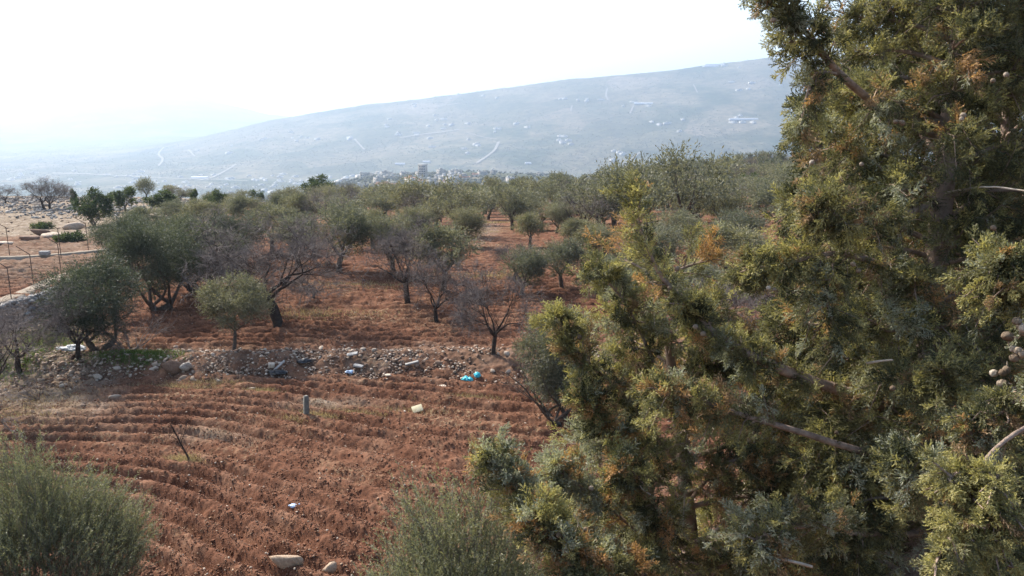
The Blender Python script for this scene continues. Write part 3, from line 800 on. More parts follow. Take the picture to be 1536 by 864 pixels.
b1 = bare_proto('bare_tree', 4.2, -.35, 7, .17, 1.2, .8, 1.0, (2, 3), True)
b2 = bare_proto('bare_tree', 4.0, -.1, 6, .12, 1.3, .65, .6)
b3 = bare_proto('bare_tree', 3.3, .1, 6, .1, .8, .75, .7)
G_B = 'bare almond trees among the olives'
tree_px(b1, 4.0, 418, 490, 158, 'large bare almond with a thick leaning trunk and branches sweeping low to the right', group=G_B, wide=1.2, rz=0)
tree_px(b2, 4.0, 612, 458, 124, 'upright bare almond with a straight dark trunk in the centre', group=G_B, rz=.6, wide=1.1)
tree_px(b3, 3.3, 740, 533, 138, 'small bare almond with a short twisted trunk standing on the stone bank', group=G_B, rz=0, wide=.85)
tree_px(b3, 3.3, 655, 484, 100, 'thin bare almond with a short stout trunk right of the upright one', group=G_B, rz=2.)
tree_px(b2, 4.0, 340, 468, 110, 'bare almond tangled between the biggest dark olive and the leaning almond', group=G_B, rz=3.)
tree_px(b1, 4.2, 770, 424, 62, 'squat bare tree with a bent dark limb beyond the clearing', group=G_B, rz=3.2)
tree_px(b3, 3.3, 118, 541, 118, 'thin half-bare tree at the left end of the stone bank', group=G_B, rz=1.)
tree_px(b1, 4.2, 1085, 545, 128, 'dense bare thicket tree seen through the gap between the two cypresses', group=G_B, rz=1.)
tree_px(b3, 3.3, 470, 452, 52, 'low bare pale bush lying under the large leaning almond', group=G_B, rz=.3, wide=1.6)
tree_px(b2, 4.0, -25, 655, 195, 'bare tree reaching in from the left edge over the end of the bank', group=G_B, rz=.2, wide=1.25)
tree_px(b3, 3.3, 30, 560, 110, 'bare scrubby tree below the dry-stone wall at the left edge', group=G_B, rz=1.9, wide=1.2)
# low bare shrubs
def shrub_bare(h, n, tm, name='bare_shrub'):
    r = Buf()
    for k in range(n):
        a = rng.random()*6.28; e = []
        branch_out(r, (0, 0, -.1), (math.cos(a)*.9, math.sin(a)*.9, .7), h*.55, .018, 3, e, .8, 4, .05, 3, (2, 3), .7, .35, .004)
    return r.build(name, tm)
s1 = shrub_bare(1.5, 12, M_TWIG)
def put_single(o, px, py, s, label, cat, group=None, rz=0., first=False, dz=0.):
    p = at(px, py); c = o if first else o.copy()
    if not first: C.objects.link(c)
    c.location = (p.x, p.y, gz(p.x, p.y)+dz); c.scale = (s, s, s) if not hasattr(s, '__len__') else s; c.rotation_euler.z = rz
    return tag(c, label, cat, group)
G_S = 'bare shrubs along the bank'
put_single(s1, 195, 528, 1.25, 'pale bare shrub with arching branches at the foot of the broad left olive', 'shrub', G_S, 0, True)
put_single(s1, 318, 556, .75, 'grey bare shrub lying on the bank below the light green olive', 'shrub', G_S, 2)
put_single(s1, 690, 490, (.35, .35, .8), 'knee-high bare sapling right of the thin stout-trunked almond', 'sapling', G_S, 1)
put_single(s1, 60, 600, .8, 'dry tangled shrub on the tan verge at the left edge', 'shrub', G_S, 1.3)
# dead sapling in the lower field
b = Buf(); e = []
b.tube(polyline([[.1, 0, -.1], [.05, 0, .1], [-.12, 0, .5], [-.3, 0, 1.0]], 8), np.linspace(.035, .012, 8), 6)
for k in range(7): branch_out(b, (-.05-.04*k, 0, .25+.1*k), (rng.normal()*.6-.3, rng.normal()*.4, .9), .45, .009, 2, e, .6, 3, .1, 3, (2, 3), .6, .3, .0035)
o = b.build('dead_sapling', M_BARKD); put_single(o, 281, 694, 1.05, 'dead leafless sapling leaning in the lower ploughed field', 'sapling', None, 0, True)

# --- skyline bushes on the left brow
dk1 = olive_proto(3.2, 1.7, 20, 60, 9, .13, .06, trunks=2, th=.3, tr=.09, name='evergreen_tree', mat_=M_DARKLEAF)
dk2 = olive_proto(3.0, 1.3, 14, 55, 9, .13, .06, trunks=1, th=.5, tr=.08, name='evergreen_tree', mat_=M_DARKLEAF)
G_L = 'trees on the brow at the left'
tree_px(dk1, 3.2, 143, 340, 58, 'wide dark evergreen at the right end of the stony rise', group=G_L)
tree_px(dk2, 3.0, 188, 318, 42, 'round dark evergreen standing alone against the valley, right of the wide one', group=G_L, wide=1.25)
tree_px(dk2, 3.0, 243, 325, 44, 'light-topped evergreen on the brow, third along from the grey thorn bush', group=G_L, wide=1.35)
tree_px(dk1, 3.2, 325, 322, 38, 'low evergreen on the brow left of the slim sapling gap', group=G_L)
tree_px(dk1, 3.2, 482, 310, 48, 'tallest dark crown breaking the skyline in the middle left', group=G_L, wide=1.2)
tree_px(dk2, 3.0, 293, 312, 32, 'slim small tree poking up from the left brow', group=G_L, wide=.45)
tree_px(dk2, 3.0, 112, 312, 32, 'slim sapling beside the round grey thorn bush', group=G_L, wide=.5)
tree_px(b3, 3.3, 66, 314, 46, 'round grey thorn bush on top of the stony rise', group=G_L, wide=1.3, cat='bush')
tree_px(b3, 3.3, 76, 315, 42, 'thorn bush twin growing into the round grey one', group=G_L, wide=1.3, cat='bush', rz=2.2)
tree_px(b3, 3.3, 8, 306, 26, 'small grey thorn bush at the left end of the stony rise', group=G_L, wide=1.5, cat='bush')
cu = Buf(); V, Q, A, _ = leafy([((x*.5, y*.4, .15), (.5, .45, .42)) for x, y in ((-1, 0), (0, 0), (1, .2), (.3, -.8), (-.5, .7))], 130, 8, .1, .05)
cu.add(V, Q, None, A); co = cu.build('cushion_shrub', M_DARKLEAF, attr=True)
put_single(co, 64, 345, 1.1, 'dark cushion shrub on the bare slope, farther one', 'shrub', 'cushion shrubs', 0, True)
put_single(co, 106, 364, 1.25, 'dark cushion shrub on the bare slope, nearer to the fence', 'shrub', 'cushion shrubs', 1)
put_single(co, 128, 418, 1.0, 'leafy shrub where the dirt path goes behind the broad left olive', 'shrub', 'cushion shrubs', 2)

# --- the grove
far_p = [olive_proto(4.1, 2.3+.15*k, 20, 42, 7, .17, .058, th=1.1, tr=.15, lean=.2*(k-1)) for k in range(4)]
farb = bare_proto('bare_tree', 3.8, .1, 5, .12, 1.1, .7, .7, (2, 3), False, 200, .5)
farv = [olive_proto(4.1, 2.5, 17, 26, 5, .26, .11, th=1.0, tr=.16) for k in range(3)]
fard = olive_proto(4.2, 1.9, 14, 34, 7, .2, .08, th=.5, tr=.12, name='evergreen_tree', mat_=M_DARKLEAF)
near_xy = [(o.location.x, o.location.y) for o in C.objects if o.get('category') in ('tree',) and o.parent is None]
pts = []
def blocked(px, py_b, y):
    if y < 75 and px < 480: return px < 330 or y < 62
    if y < 58 and 440 < px < 790: return True
    if y < 52 and px < 900: return True
    if 706 < px < 752+8*math.sin(y*.3) and y < 90: return True
    if 520 < px < 560 and y < 72: return True
    if y < 47 and px < 960: return True
    if px > 1120 and y < 55: return True
    return False
cand = []
for gy in np.arange(48, 214, 5.6):
    for gx in np.arange(-62, 125, 5.0):
        x = gx+rng.normal()*.9+(.9*gy % 5.0); y = gy+rng.normal()*.9
        u = x/y; px = 768+u*1.024*F
        rr = np.interp(u, UC, RR)
        if px < 205 or px > 1265 or y > rr-1: continue
        if px < 330 and y < 80: continue
        if blocked(px, 0, y): continue
        if any((x-a)**2+(y-b_)**2 < 16 for a, b_ in near_xy): continue
        cand.append((y, x, px))
cand.sort()
print('grove', len(cand))
def region(px, y):
    s = 'left' if px < 480 else 'centre' if px < 800 else 'right'
    near = 'front' if y < 85 else 'middle' if y < 135 else 'back'
    w = {'left': 'behind the left cluster', 'centre': 'around the stony clearing', 'right': 'on the rise behind the cypress tip'}[s]
    return near, w
n_ol = 0; rest = []
for i, (y, x, px) in enumerate(cand):
    t = rng.random(); near, w = region(px, y)
    s = (.82+.45*rng.random())*float(np.interp(y, [60, 110, 150], [1.04, .95, .88]))*float(np.interp(px, [380, 520, 800, 950], [.66, .9, 1.0, 1.16]))
    if t < .24:
        plant(farb, x, y, s, None, f'leafless almond in the {near} grove rows {w}', 'tree', f'grove almonds, {near} rows {w}')
    elif t < .30:
        plant(fard, x, y, s*.9, None, f'darker evergreen crown in the {near} grove rows {w}', 'tree', f'grove evergreens, {near} rows {w}')
    else:
        if n_ol >= 265: rest.append((x, y, s, rng.random()*6.28)); continue
        n_ol += 1
        p_ = far_p[int(rng.integers(0, 4))] if y < 130 else (farv[int(rng.integers(0, 3))])
        plant(p_, x, y, s, None, f'grey-green olive in the {near} grove rows {w}', 'tree', f'grove olives, {near} rows {w}', sy=s*(.72+.5*rng.random()**1.5))
print('olives', n_ol, 'rest', len(rest))
if rest:
    def arr(me):
        v = np.empty(len(me.vertices)*3, np.float32); me.vertices.foreach_get('co', v); f = np.empty(len(me.loops), np.int32); me.loops.foreach_get('vertex_index', f)
        t = np.empty(len(me.vertices), np.float32)
        if 'tint' in me.attributes: me.attributes['tint'].data.foreach_get('value', t)
        return v.reshape(-1, 3), f.reshape(-1, 4), t
    ca = [arr(c.data) for c in farv[0].children if c.name.startswith('crown')][0]
    Vs, Qs, As, off = [], [], [], 0
    for (x, y, s_, a) in rest:
        M = np.array([[math.cos(a), math.sin(a), 0], [-math.sin(a), math.cos(a), 0], [0, 0, 1]])*s_
        Vs.append(ca[0]@M+np.array([x, y, gz(x, y)])); Qs.append(ca[1]+off); As.append(ca[2]); off += len(ca[0])
    tag(obj('distant_olive_grove', mesh('distant_olive_grove', np.concatenate(Vs), np.concatenate(Qs), M_OLIVE, attr=np.concatenate(As))), kind='stuff')

# ================================================================== CYPRESSES
def spray_tmpl(nside, seg, plume):
    """feathery cypress shoot of unit length along +Z: arrays P, D, L, W of its scaly twiglets"""
    P, D, L = [], [], []
    ax = np.array([0, 0, 1.]); bend = rng.normal(size=3)*.12
    def put(p, d, l): P.append(p); D.append(d); L.append(l)
    n = 5
    for i in range(n): put(ax*i/n*.95+bend*(i/n)**2, unit(ax+bend*i/n*2), 1.15/n)
    for k in range(nside):
        t = .08+.86*(k+.5)/nside; a = k*2.4+rng.random()*.6
        out = np.array([math.cos(a), math.sin(a)*plume, 0]); d = unit(out*.8+ax*.75+rng.normal(size=3)*.1)
        p = ax*t+bend*t*t; l = (.52-.38*t)*(.75+.5*rng.random())
        m = max(1, int(l/.12))
        for j in range(m):
            put(p+d*l*j/m, unit(d+rng.normal(size=3)*.12), l/m*1.2)
        for j in range(seg):
            u = (j+.6)/seg; q = p+d*l*u; dd = unit(d+rdir(1)[0]*.9+ax*.25); put(q, dd, l*.36*(1-.4*u)+.04)
    return np.array(P), np.array(D), np.array(L)
TMP = [spray_tmpl(12, 4, .9) for _ in range(4)]+[spray_tmpl(11, 4, .45) for _ in range(4)]
TMPF = [spray_tmpl(13, 5, .8) for _ in range(4)]
def frames(D):
    ref = np.where(np.abs(D[:, 2:3]) < .9, np.array([[0, 0, 1.]]), np.array([[1., 0, 0]]))
    X = unit(np.cross(ref, D)); a = rng.random((len(D), 1))*6.28
    Y = np.cross(D, X); X2 = X*np.cos(a)+Y*np.sin(a); Y2 = np.cross(D, X2)
    return np.stack([X2, Y2, D], -1)
def sprays(buf, P, D, S, A, W=.0055, tm=None):
    """add cypress shoots: base P, direction D, length S, colour A"""
    tm = tm or TMP; which = rng.integers(0, len(tm), len(P))
    for k, (tp, td, tl) in enumerate(tm):
        i = np.where(which == k)[0]
        if not len(i): continue
        M = frames(D[i])
        p = np.einsum('nij,mj->nmi', M, tp)*S[i][:, None, None]+P[i][:, None]
        d = np.einsum('nij,mj->nmi', M, td); l = tl[None]*S[i][:, None]
        n = p.shape[0]*p.shape[1]
        V, Q = blades(p.reshape(-1, 3), d.reshape(-1, 3), l.ravel()*1.05, W*(.8+.5*rng.random(n)))
        a = np.clip(A[i][:, None]+.02*rng.normal(size=(len(i), tp.shape[0])), 0, 1)
        buf.add(V, Q, None, np.repeat(a.ravel(), 4))
def hue(n, w):
    """w: weights of deep green, olive green, yellow tip, blue-grey, rust, brown -> one tint"""
    c = np.array([.05, .28, .5, .68, .85, .98]); return c[rng.choice(6, n, p=np.array(w)/sum(w))]
def cyp_limb(wood, fol, pts, r0, r1, n2=14, l2=(.25, .5), per=12, S=(.08, .15), w=(3, 5, 2, 1.5, 1, .6), start=.15, droop=.2, n=18, fill=1., tm=None, tipw=None, W=.005, zone=None):
    """a limb with side shoots carrying sprays. zone(P)->weights lets parts of the tree be rusty, blue or darkened to imitate shade"""
    L_ = polyline(pts, n); wood.tube(L_, np.linspace(r0, r1, n), 7 if r0 > .02 else 5, lump=.2)
    T = unit(np.gradient(L_, axis=0))
    Ps, Ds, Ss, As = [], [], [], []
    for k in range(int(n2*fill)):
        t = start+(1-start)*((k+rng.random())/(n2*fill)); f = t*(n-1); i = min(int(f), n-2)
        p = L_[i]+(L_[i+1]-L_[i])*(f-i); tg = T[i]
        side = rdir(1)[0]; side = unit(side-tg*(side@tg))
        d = unit(side*.9+tg*.7+np.array([0, 0, .15])); l = (l2[0]+(l2[1]-l2[0])*rng.random())*(1.1-.55*t)
        e1 = p+d*l*.5; e2 = p+d*l+np.array([0, 0, -droop*l*rng.random()])+rng.normal(size=3)*.03
        wood.tube(np.array([p, e1, e2]), [max(r1, .006)*1.0, .004, .002], 3)
        tw_ = hue(1, w if zone is None else zone(e2, w))[0]
        m = int(per*(.7+.6*rng.random()))
        for q in range(m):
            u = .15+.85*(q+.5)/m; b_ = p+(e1-p)*min(1, 2*u)+(e2-e1)*max(0, 2*u-1)
            s_ = rdir(1)[0]*.75; dd = unit(d*.85+s_+np.array([0, 0, .1-droop*.9*rng.random()]))
            Ps.append(b_); Ds.append(dd); Ss.append((S[0]+(S[1]-S[0])*rng.random())*(1.1-.25*u))
            As.append(tw_ if rng.random() < .72 else hue(1, (w[0], w[1], w[2], w[3]*.5, .08, .15))[0])
            if u > .8 and rng.random() < .5 and tw_ < .4: As[-1] = .42+.1*rng.random()
    m = int(n2*per*.16*fill)
    for q in range(m):
        t = start+(1-start)*rng.random(); i = min(int(t*(n-1)), n-1)
        Ps.append(L_[i]); Ds.append(unit(T[i]*.6+rdir(1)[0])); Ss.append(S[0]+(S[1]-S[0])*rng.random()); As.append(hue(1, (w[0], w[1], w[2], w[3]*.5, .1, .4))[0])
    sprays(fol, np.array(Ps), np.array(Ds), np.array(Ss), np.array(As), W, tm)
    return L_

cone_me = []
def cone_mesh():
    """woody cypress cone: round, of a few shield scales with a small boss each"""
    import bmesh
    bm = bmesh.new(); bmesh.ops.create_icosphere(bm, subdivisions=3, radius=1)
    V = np.array([v.co[:] for v in bm.verts]); T = np.array([[v.index for v in f.verts] for f in bm.faces]); bm.free()
    c = unit(np.array([(math.cos(i*2.4)*math.sqrt(1-(z*z)), math.sin(i*2.4)*math.sqrt(1-(z*z)), z) for i, z in enumerate(np.linspace(-.88, .88, 12))]))
    dot = np.sort(V@c.T, axis=1)[:, ::-1]
    gap = dot[:, 0]-dot[:, 1]
    V = V*(1-.16*np.exp(-(gap/.05)**2)+.07*np.exp(-((1-dot[:, 0])/.012)**2))[:, None]
    b_ = Buf(); b_.add(V*.0165*np.array([1, 1, 1.08]), None, T)
    b_.tube(np.array([[0, 0, .015], [.002, 0, .026], [.006, 0, .036]]), [.003, .0025, .002], 5)
    m = stone_mat('cone_scales', [(0, (.10, .07, .045)), (.6, (.20, .155, .11)), (1, (.36, .31, .25))])
    return mesh('cone', np.concatenate(b_.V), [np.concatenate(b_.T), np.concatenate(b_.Q)], m, True)
CONE = cone_mesh()
def cones(parent, centres, per=4, r=.045):
    for c in centres:
        for k in range(int(rng.integers(1, max(2, per-1)+(2 if c[1] < 3 else 0)))):
            o = bpy.data.objects.new('cone', CONE); C.objects.link(o); o.parent = parent
            o.location = Vector(c)+Vector(rdir(1)[0]*r*(.4+.6*rng.random()))-parent.location; o.rotation_euler = rng.random(3)*3; s = .7+.4*rng.random(); o.scale = (s, s, s)

def radial(wood, fol, axis, rad, zlo, zhi, count, per2, tilt=.35, facing=None, **kw):
    """limbs all round a trunk polyline between two heights"""
    for k in range(count):
        z = zlo+(zhi-zlo)*(k+rng.random())/count
        i = int(np.argmin(np.abs(axis[:, 2]-z))); p = axis[i]+np.array([0, 0, z-axis[i][2]])
        a = k*2.399+rng.normal()*.3; L_ = rad(z, a)*(.75+.35*rng.random())
        if L_ < .12: continue
        o = np.array([math.cos(a), math.sin(a), 0]); tl = tilt*(.6+.8*rng.random())
        pts = [p, p+o*L_*.4+np.array([0, 0, L_*tl*.45]), p+o*L_*.75+np.array([0, 0, L_*tl*.6]), p+o*L_+np.array([0, 0, L_*tl*(.5+.5*rng.random())])]
        cyp_limb(wood, fol, pts, .012+.012*L_, .004, n2=max(3, int(per2*L_)), start=.25, n=12, **kw)

def V3(px, py, d): return pt(px, py, d)
# ---- the big cypress on the right
tr_px = [(1470, -260, 5.9), (1450, -40, 5.7), (1432, 120, 5.6), (1418, 250, 5.5), (1402, 400, 5.45), (1388, 540, 5.4), (1378, 700, 5.35), (1372, 864, 5.3)]
axis = polyline([V3(*p) for p in tr_px], 30)[::-1]
foot = np.array([axis[0][0]-.05, axis[0][1], gz(axis[0][0]-.05, axis[0][1])])
axis = np.concatenate([np.linspace(foot-[0, 0, .4], axis[0], 12)[:-1], axis])
r = empty('cypress', tuple(foot)); tag(r, 'big cypress with a bare grey-brown trunk filling the right side', 'tree'); BIG = r
wood, limbs, fol = Buf(), Buf(), Buf()
hgt = (axis[:, 2]-axis[0, 2])/(axis[-1, 2]-axis[0, 2])
wood.tube(axis, .135-.085*hgt, 12, lump=.14)
top = axis[-1]+np.array([.1, .05, 1.8]); wood.tube(np.array([axis[-1], (axis[-1]+top)/2, top]), [.055, .035, .008], 8)
axis2 = np.concatenate([axis, polyline([axis[-1], (axis[-1]+top)/2, top], 8)[1:]])
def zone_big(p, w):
    if p[0] > 3.3 and p[1] > 4.6 and rng.random() < .8: return (8, 4, .2, .3, .1, .6)  # right and rear foliage tinted darker to imitate shade inside the crown
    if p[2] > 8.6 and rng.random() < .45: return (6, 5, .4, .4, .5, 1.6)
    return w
# crown limbs: long below, shorter above; the crown is thinner on the camera's side by the trunk
def rad_big(z, a):
    f = np.interp(z, [1.2, 3.5, 6, 8, 10, 11.5, 13], [.5, 1.25, 1.35, 1.15, 1.2, .9, .3])
    front = max(0, -math.sin(a)); left = max(0, -math.cos(a))
    return f*(1-.72*front**2)*(1-.30*left)*(1-.3*max(0, math.cos(a)))
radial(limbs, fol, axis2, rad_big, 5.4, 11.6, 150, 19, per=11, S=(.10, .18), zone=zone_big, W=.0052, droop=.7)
radial(limbs, fol, axis2, rad_big, 1.0, 5.4, 26, 12, per=8, S=(.14, .22), W=.011)
radial(limbs, fol, axis2, rad_big, 11.6, 13.4, 12, 12, per=8, S=(.14, .2), W=.011)
# long limbs seen in the photograph
cyp_limb(limbs, fol, [V3(1428, 190, 5.55), V3(1330, 165, 5.3), V3(1262, 112, 5.0), V3(1215, 55, 4.85), V3(1172, 0, 4.7), V3(1150, -70, 4.6)], .035, .006, n2=46, l2=(.14, .34), per=10, start=.42, droop=.7, W=.006, w=(6, 5, .6, 2, .3, .6))
cyp_limb(limbs, fol, [V3(1262, 112, 5.0), V3(1225, 110, 4.9), V3(1208, 150, 4.85), V3(1200, 190, 4.8)], .012, .003, n2=14, l2=(.1, .22), per=9, start=.2, droop=.8)
cyp_limb(limbs, fol, [V3(1405, 430, 5.4), V3(1330, 400, 5.1), V3(1255, 380, 4.9), V3(1180, 395, 4.8), V3(1120, 405, 4.75)], .03, .005, n2=46, l2=(.12, .25), per=11, start=.15, droop=.9, w=(3, 6, 3.5, .8, .3, .6))
cyp_limb(limbs, fol, [V3(1255, 380, 4.9), V3(1240, 450, 4.8), V3(1260, 520, 4.75)], .01, .003, n2=20, l2=(.12, .28), per=10, start=.1, droop=.9, w=(3, 6, 2, .8, .3, .6))
cyp_limb(limbs, fol, [V3(1380, 700, 5.3), V3(1275, 672, 5.0), V3(1190, 645, 4.85), V3(1105, 620, 4.75), V3(1040, 598, 4.7), V3(985, 590, 4.65)], .028, .008, n2=44, l2=(.12, .34), per=9, start=.45, droop=.7, w=(2, 4, 1.2, 1.5, 2.6, 1.2))
cyp_limb(limbs, fol, [V3(1392, 640, 5.4), V3(1300, 600, 5.2), V3(1200, 565, 5.0), V3(1120, 530, 4.9), V3(1060, 490, 4.85), V3(1035, 460, 4.8)], .045, .018, n2=48, l2=(.10, .25), per=11, start=.15, droop=.6, w=(3, 5, 2.2, 1.5, .6, .8))
cyp_limb(limbs, fol, [V3(1045, 462, 4.8), V3(1000, 425, 4.75), V3(975, 380, 4.72), V3(958, 330, 4.7), V3(948, 288, 4.7)], .018, .003, n2=30, l2=(.08, .24), per=6, start=.0, droop=.15, w=(1, 4, 6, .6, .6, .5))
cyp_limb(limbs, fol, [V3(1410, 300, 5.5), V3(1330, 330, 5.0), V3(1265, 330, 4.7), V3(1235, 300, 4.6)], .025, .004, n2=40, l2=(.14, .34), per=10, start=.3, droop=.5, w=(5, 5, 1.5, 1, .3, 1))
cyp_limb(limbs, fol, [V3(1400, 560, 5.4), V3(1330, 560, 4.9), V3(1400, 590, 4.4), V3(1420, 560, 4.3)], .02, .004, n2=26, l2=(.12, .26), per=10, start=.4, droop=.6, w=(4, 5, 1.5, 1, .3, 1))
cyp_limb(limbs, fol, [V3(1385, 800, 5.3), V3(1290, 800, 4.9), V3(1200, 790, 4.6), V3(1130, 810, 4.4)], .03, .005, n2=54, l2=(.14, .36), per=11, start=.15, droop=.5, w=(3, 5, 1.8, 3, .8, .8))
cyp_limb(limbs, fol, [V3(1385, 780, 5.3), V3(1400, 760, 4.7), V3(1380, 730, 4.2), V3(1370, 700, 4.0)], .02, .004, n2=34, l2=(.12, .3), per=11, start=.3, droop=.5, w=(4, 5, 1.5, 2, .3, 1))
# near limb with drooping sprays and cones at the right edge
cyp_limb(limbs, fol, [V3(1430, 600, 5.3), V3(1640, 560, 4.0), V3(1600, 480, 3.0), V3(1535, 430, 2.8), V3(1490, 400, 2.8)], .025, .004, n2=50, l2=(.08, .22), per=11, start=.45, droop=.8, W=.004, S=(.05, .09), w=(3, 6, 3, 1, .2, .5), tm=TMPF)
cyp_limb(limbs, fol, [V3(1600, 480, 3.0), V3(1560, 560, 2.9), V3(1500, 620, 2.9), V3(1450, 650, 2.9)], .012, .003, n2=38, l2=(.08, .2), per=10, start=.1, droop=.8, W=.004, S=(.05, .09), w=(4, 6, 1, 1, .2, .5), tm=TMPF)
cyp_limb(limbs, fol, [V3(1640, 600, 3.6), V3(1540, 640, 2.6), V3(1478, 690, 2.35), V3(1462, 730, 2.3), V3(1458, 770, 2.25)], .009, .004, n2=16, l2=(.05, .12), per=6, start=.6, droop=.6, W=.003, S=(.04, .07), w=(1, 3, 5, 0, 1, 3), tm=TMPF)
for (a, b_) in (((1458, 770, 2.25), (1400, 850, 2.15)), ((1458, 770, 2.25), (1440, 870, 2.15)), ((1460, 765, 2.25), (1485, 880, 2.2)), ((1462, 750, 2.25), (1512, 850, 2.2)), ((1462, 735, 2.3), (1500, 715, 2.2)), ((1460, 740, 2.3), (1512, 770, 2.2)), ((1465, 725, 2.3), (1420, 720, 2.25))):
    A_, B_ = V3(*a), V3(*b_)
    cyp_limb(limbs, fol, [A_, (A_+B_)/2+[0, 0, .03], B_], .005, .0015, n2=9, l2=(.03, .09), per=8, start=.15, droop=1.2, W=.0028, S=(.035, .07), w=(0, 4, 8, .3, 0, .6), tm=TMPF, n=8)
wood.build('trunk', M_CBARK, r, True, origin=foot); limbs.build('branches', M_CBARK, r, False, origin=foot); fol.build('crown', M_CYP, r, attr=True, origin=foot)
print('cypress blades', fol.n//4)
cones(r, [V3(*p) for p in ((1530, 480, 2.7), (1522, 500, 2.68), (1532, 535, 2.7), (1275, 393, 4.7), (1285, 408, 4.7), (1157, 437, 4.65), (1350, 176, 4.3), (1335, 578, 4.2), (1490, 345, 4.2), (1250, 652, 4.6), (1440, 170, 4.6), (1360, 662, 4.4), (1500, 560, 3.0),
                           (1162, 20, 4.55), (1190, 60, 4.7), (1500, 120, 4.6), (1290, 255, 4.5), (1220, 240, 4.6), (1430, 620, 4.4))], 4, .04)
DW = []; DW.append((polyline([V3(1420, 290, 5.4), V3(1480, 280, 4.9), V3(1560, 290, 4.6)], 6), np.linspace(.01, .004, 6), 5))
DW.append((polyline([V3(1300, 545, 4.7), V3(1325, 541, 4.55), V3(1340, 540, 4.5)], 5), [.008, .008, .006, .006, .004], 5))
DW.append((polyline([V3(1140, 836, 4.5), V3(1180, 840, 4.4), V3(1218, 850, 4.4)], 5), [.009]*5, 5))
for q_ in DW: dw = Buf(); dw.tube(*q_); dw.build('dead_twig', M_DEADW, r, origin=foot)

# ---- the younger cypress in front of the field
tr_px = [(1040, 864, 6.2), (1030, 760, 6.2), (1022, 660, 6.15), (1012, 580, 6.1), (1000, 500, 6.0), (985, 440, 6.0)]
axis = polyline([V3(*p) for p in tr_px], 22)
foot = np.array([axis[0][0]+.1, axis[0][1]+.1, gz(axis[0][0]+.1, axis[0][1]+.1)])
axis = np.concatenate([np.linspace(foot-[0, 0, .4], axis[0], 12)[:-1], axis])
r = empty('cypress', tuple(foot)); tag(r, 'younger cypress with rusty, yellow and blue-grey sprays, rising in front of the ploughed field', 'tree')
wood, limbs, fol = Buf(), Buf(), Buf()
wood.tube(axis, np.linspace(.10, .02, len(axis)), 9, lump=.2)
def zone_y(p, w):
    n_ = vnoise(np.array([p[0]*2.2+5]), np.array([p[2]*2.2]), 12)[0]
    if n_ > .62: return (.6, 1.5, .6, .4, 6, 3)
    if n_ < .28: return (1, 2, .6, 6, .3, .3)
    return w
def rad_y(z, a):
    f = np.interp(z, [.8, 3, 5, 6.5, 7.6, 8.4, 8.8], [.6, 1.2, 1.25, 1.05, .7, .38, .15])
    return f*(1-.2*max(0, -math.sin(a)))
radial(limbs, fol, axis, rad_y, 4.9, 8.5, 44, 16, per=11, S=(.09, .16), zone=zone_y, W=.0054, droop=.35, w=(1, 5, 3, 2.2, 2, 1), tilt=.6)
radial(limbs, fol, axis, rad_y, 1.0, 4.9, 20, 12, per=8, S=(.14, .2), W=.011)
for pts, k, ww in (([V3(1018, 640, 6.1), V3(975, 530, 5.8), V3(938, 455, 5.7), V3(895, 405, 5.6)], 28, (2, 4, 3, 2.5, .6, .8)),
              ([V3(1020, 700, 6.1), V3(940, 600, 5.7), V3(870, 530, 5.5), V3(838, 480, 5.4)], 42, (2, 5, 3.5, 1, 1, .8)),
              ([V3(1025, 740, 6.1), V3(960, 700, 5.6), V3(905, 640, 5.4), V3(880, 590, 5.3)], 50, (2, 4, 1, 2, 2.6, 1.5)),
              ([V3(1035, 860, 6.1), V3(960, 800, 5.5), V3(885, 740, 5.2), V3(835, 705, 5.1)], 40, (.5, 1.5, .8, 7, 1.5, .6)),
              ([V3(1040, 920, 6.1), V3(930, 860, 5.2), V3(830, 800, 4.8), V3(780, 740, 4.7), V3(750, 685, 4.65)], 66, (.5, 2, 1, 6, 1.6, .6)),
              ([V3(1040, 900, 6.1), V3(960, 860, 5.0), V3(860, 830, 4.5), V3(810, 770, 4.4)], 50, (1.5, 4, 3, 2, 2, .8)),
              ([V3(1035, 820, 6.1), V3(1000, 790, 5.4), V3(960, 720, 5.1), V3(930, 700, 5.0)], 40, (2, 4, 1.5, 1.5, 2.5, 1)),
              ([V3(1028, 760, 6.1), V3(1080, 700, 5.7), V3(1130, 690, 5.6), V3(1160, 720, 5.5)], 40, (2, 4, 1, 3, 2, 1)),
              ([V3(1040, 900, 6.1), V3(1080, 850, 5.4), V3(1140, 830, 5.2), V3(1190, 850, 5.1)], 44, (2, 4, 1, 1.5, 3.5, 1)),
              ([V3(1015, 600, 6.1), V3(1050, 560, 5.9), V3(1090, 540, 5.8), V3(1120, 520, 5.8)], 24, (3, 5, 2, 1, .5, 1)),
              ([V3(1030, 830, 6.1), V3(950, 860, 5.0), V3(900, 860, 4.6), V3(860, 880, 4.4)], 44, (2, 4, 2, 2, 3, 1))):
    cyp_limb(limbs, fol, pts, .018, .004, n2=k, l2=(.12, .3), per=11, start=.2, droop=.15, W=.0058, w=ww)
wood.build('trunk', M_CBARK, r, True, origin=foot); limbs.build('branches', M_CBARK, r, False, origin=foot); fol.build('crown', M_CYP, r, attr=True, origin=foot)
cones(r, [V3(*p) for p in ((978, 362, 4.65), (1015, 404, 4.65), (1002, 440, 4.65), (888, 735, 5.0), (880, 790, 4.4), (845, 795, 4.3), (1040, 485, 4.7), (960, 560, 5.2), (1010, 620, 5.2), (1055, 500, 4.7), (870, 500, 5.3))], 3, .035)
DW = []; DW.append((polyline([V3(868, 815, 4.6), V3(850, 790, 4.5), V3(835, 782, 4.4)], 6), np.linspace(.006, .003, 6), 4))
DW.append((polyline([V3(862, 800, 4.55), V3(868, 785, 4.5), V3(860, 770, 4.4)], 6), np.linspace(.005, .002, 6), 4))
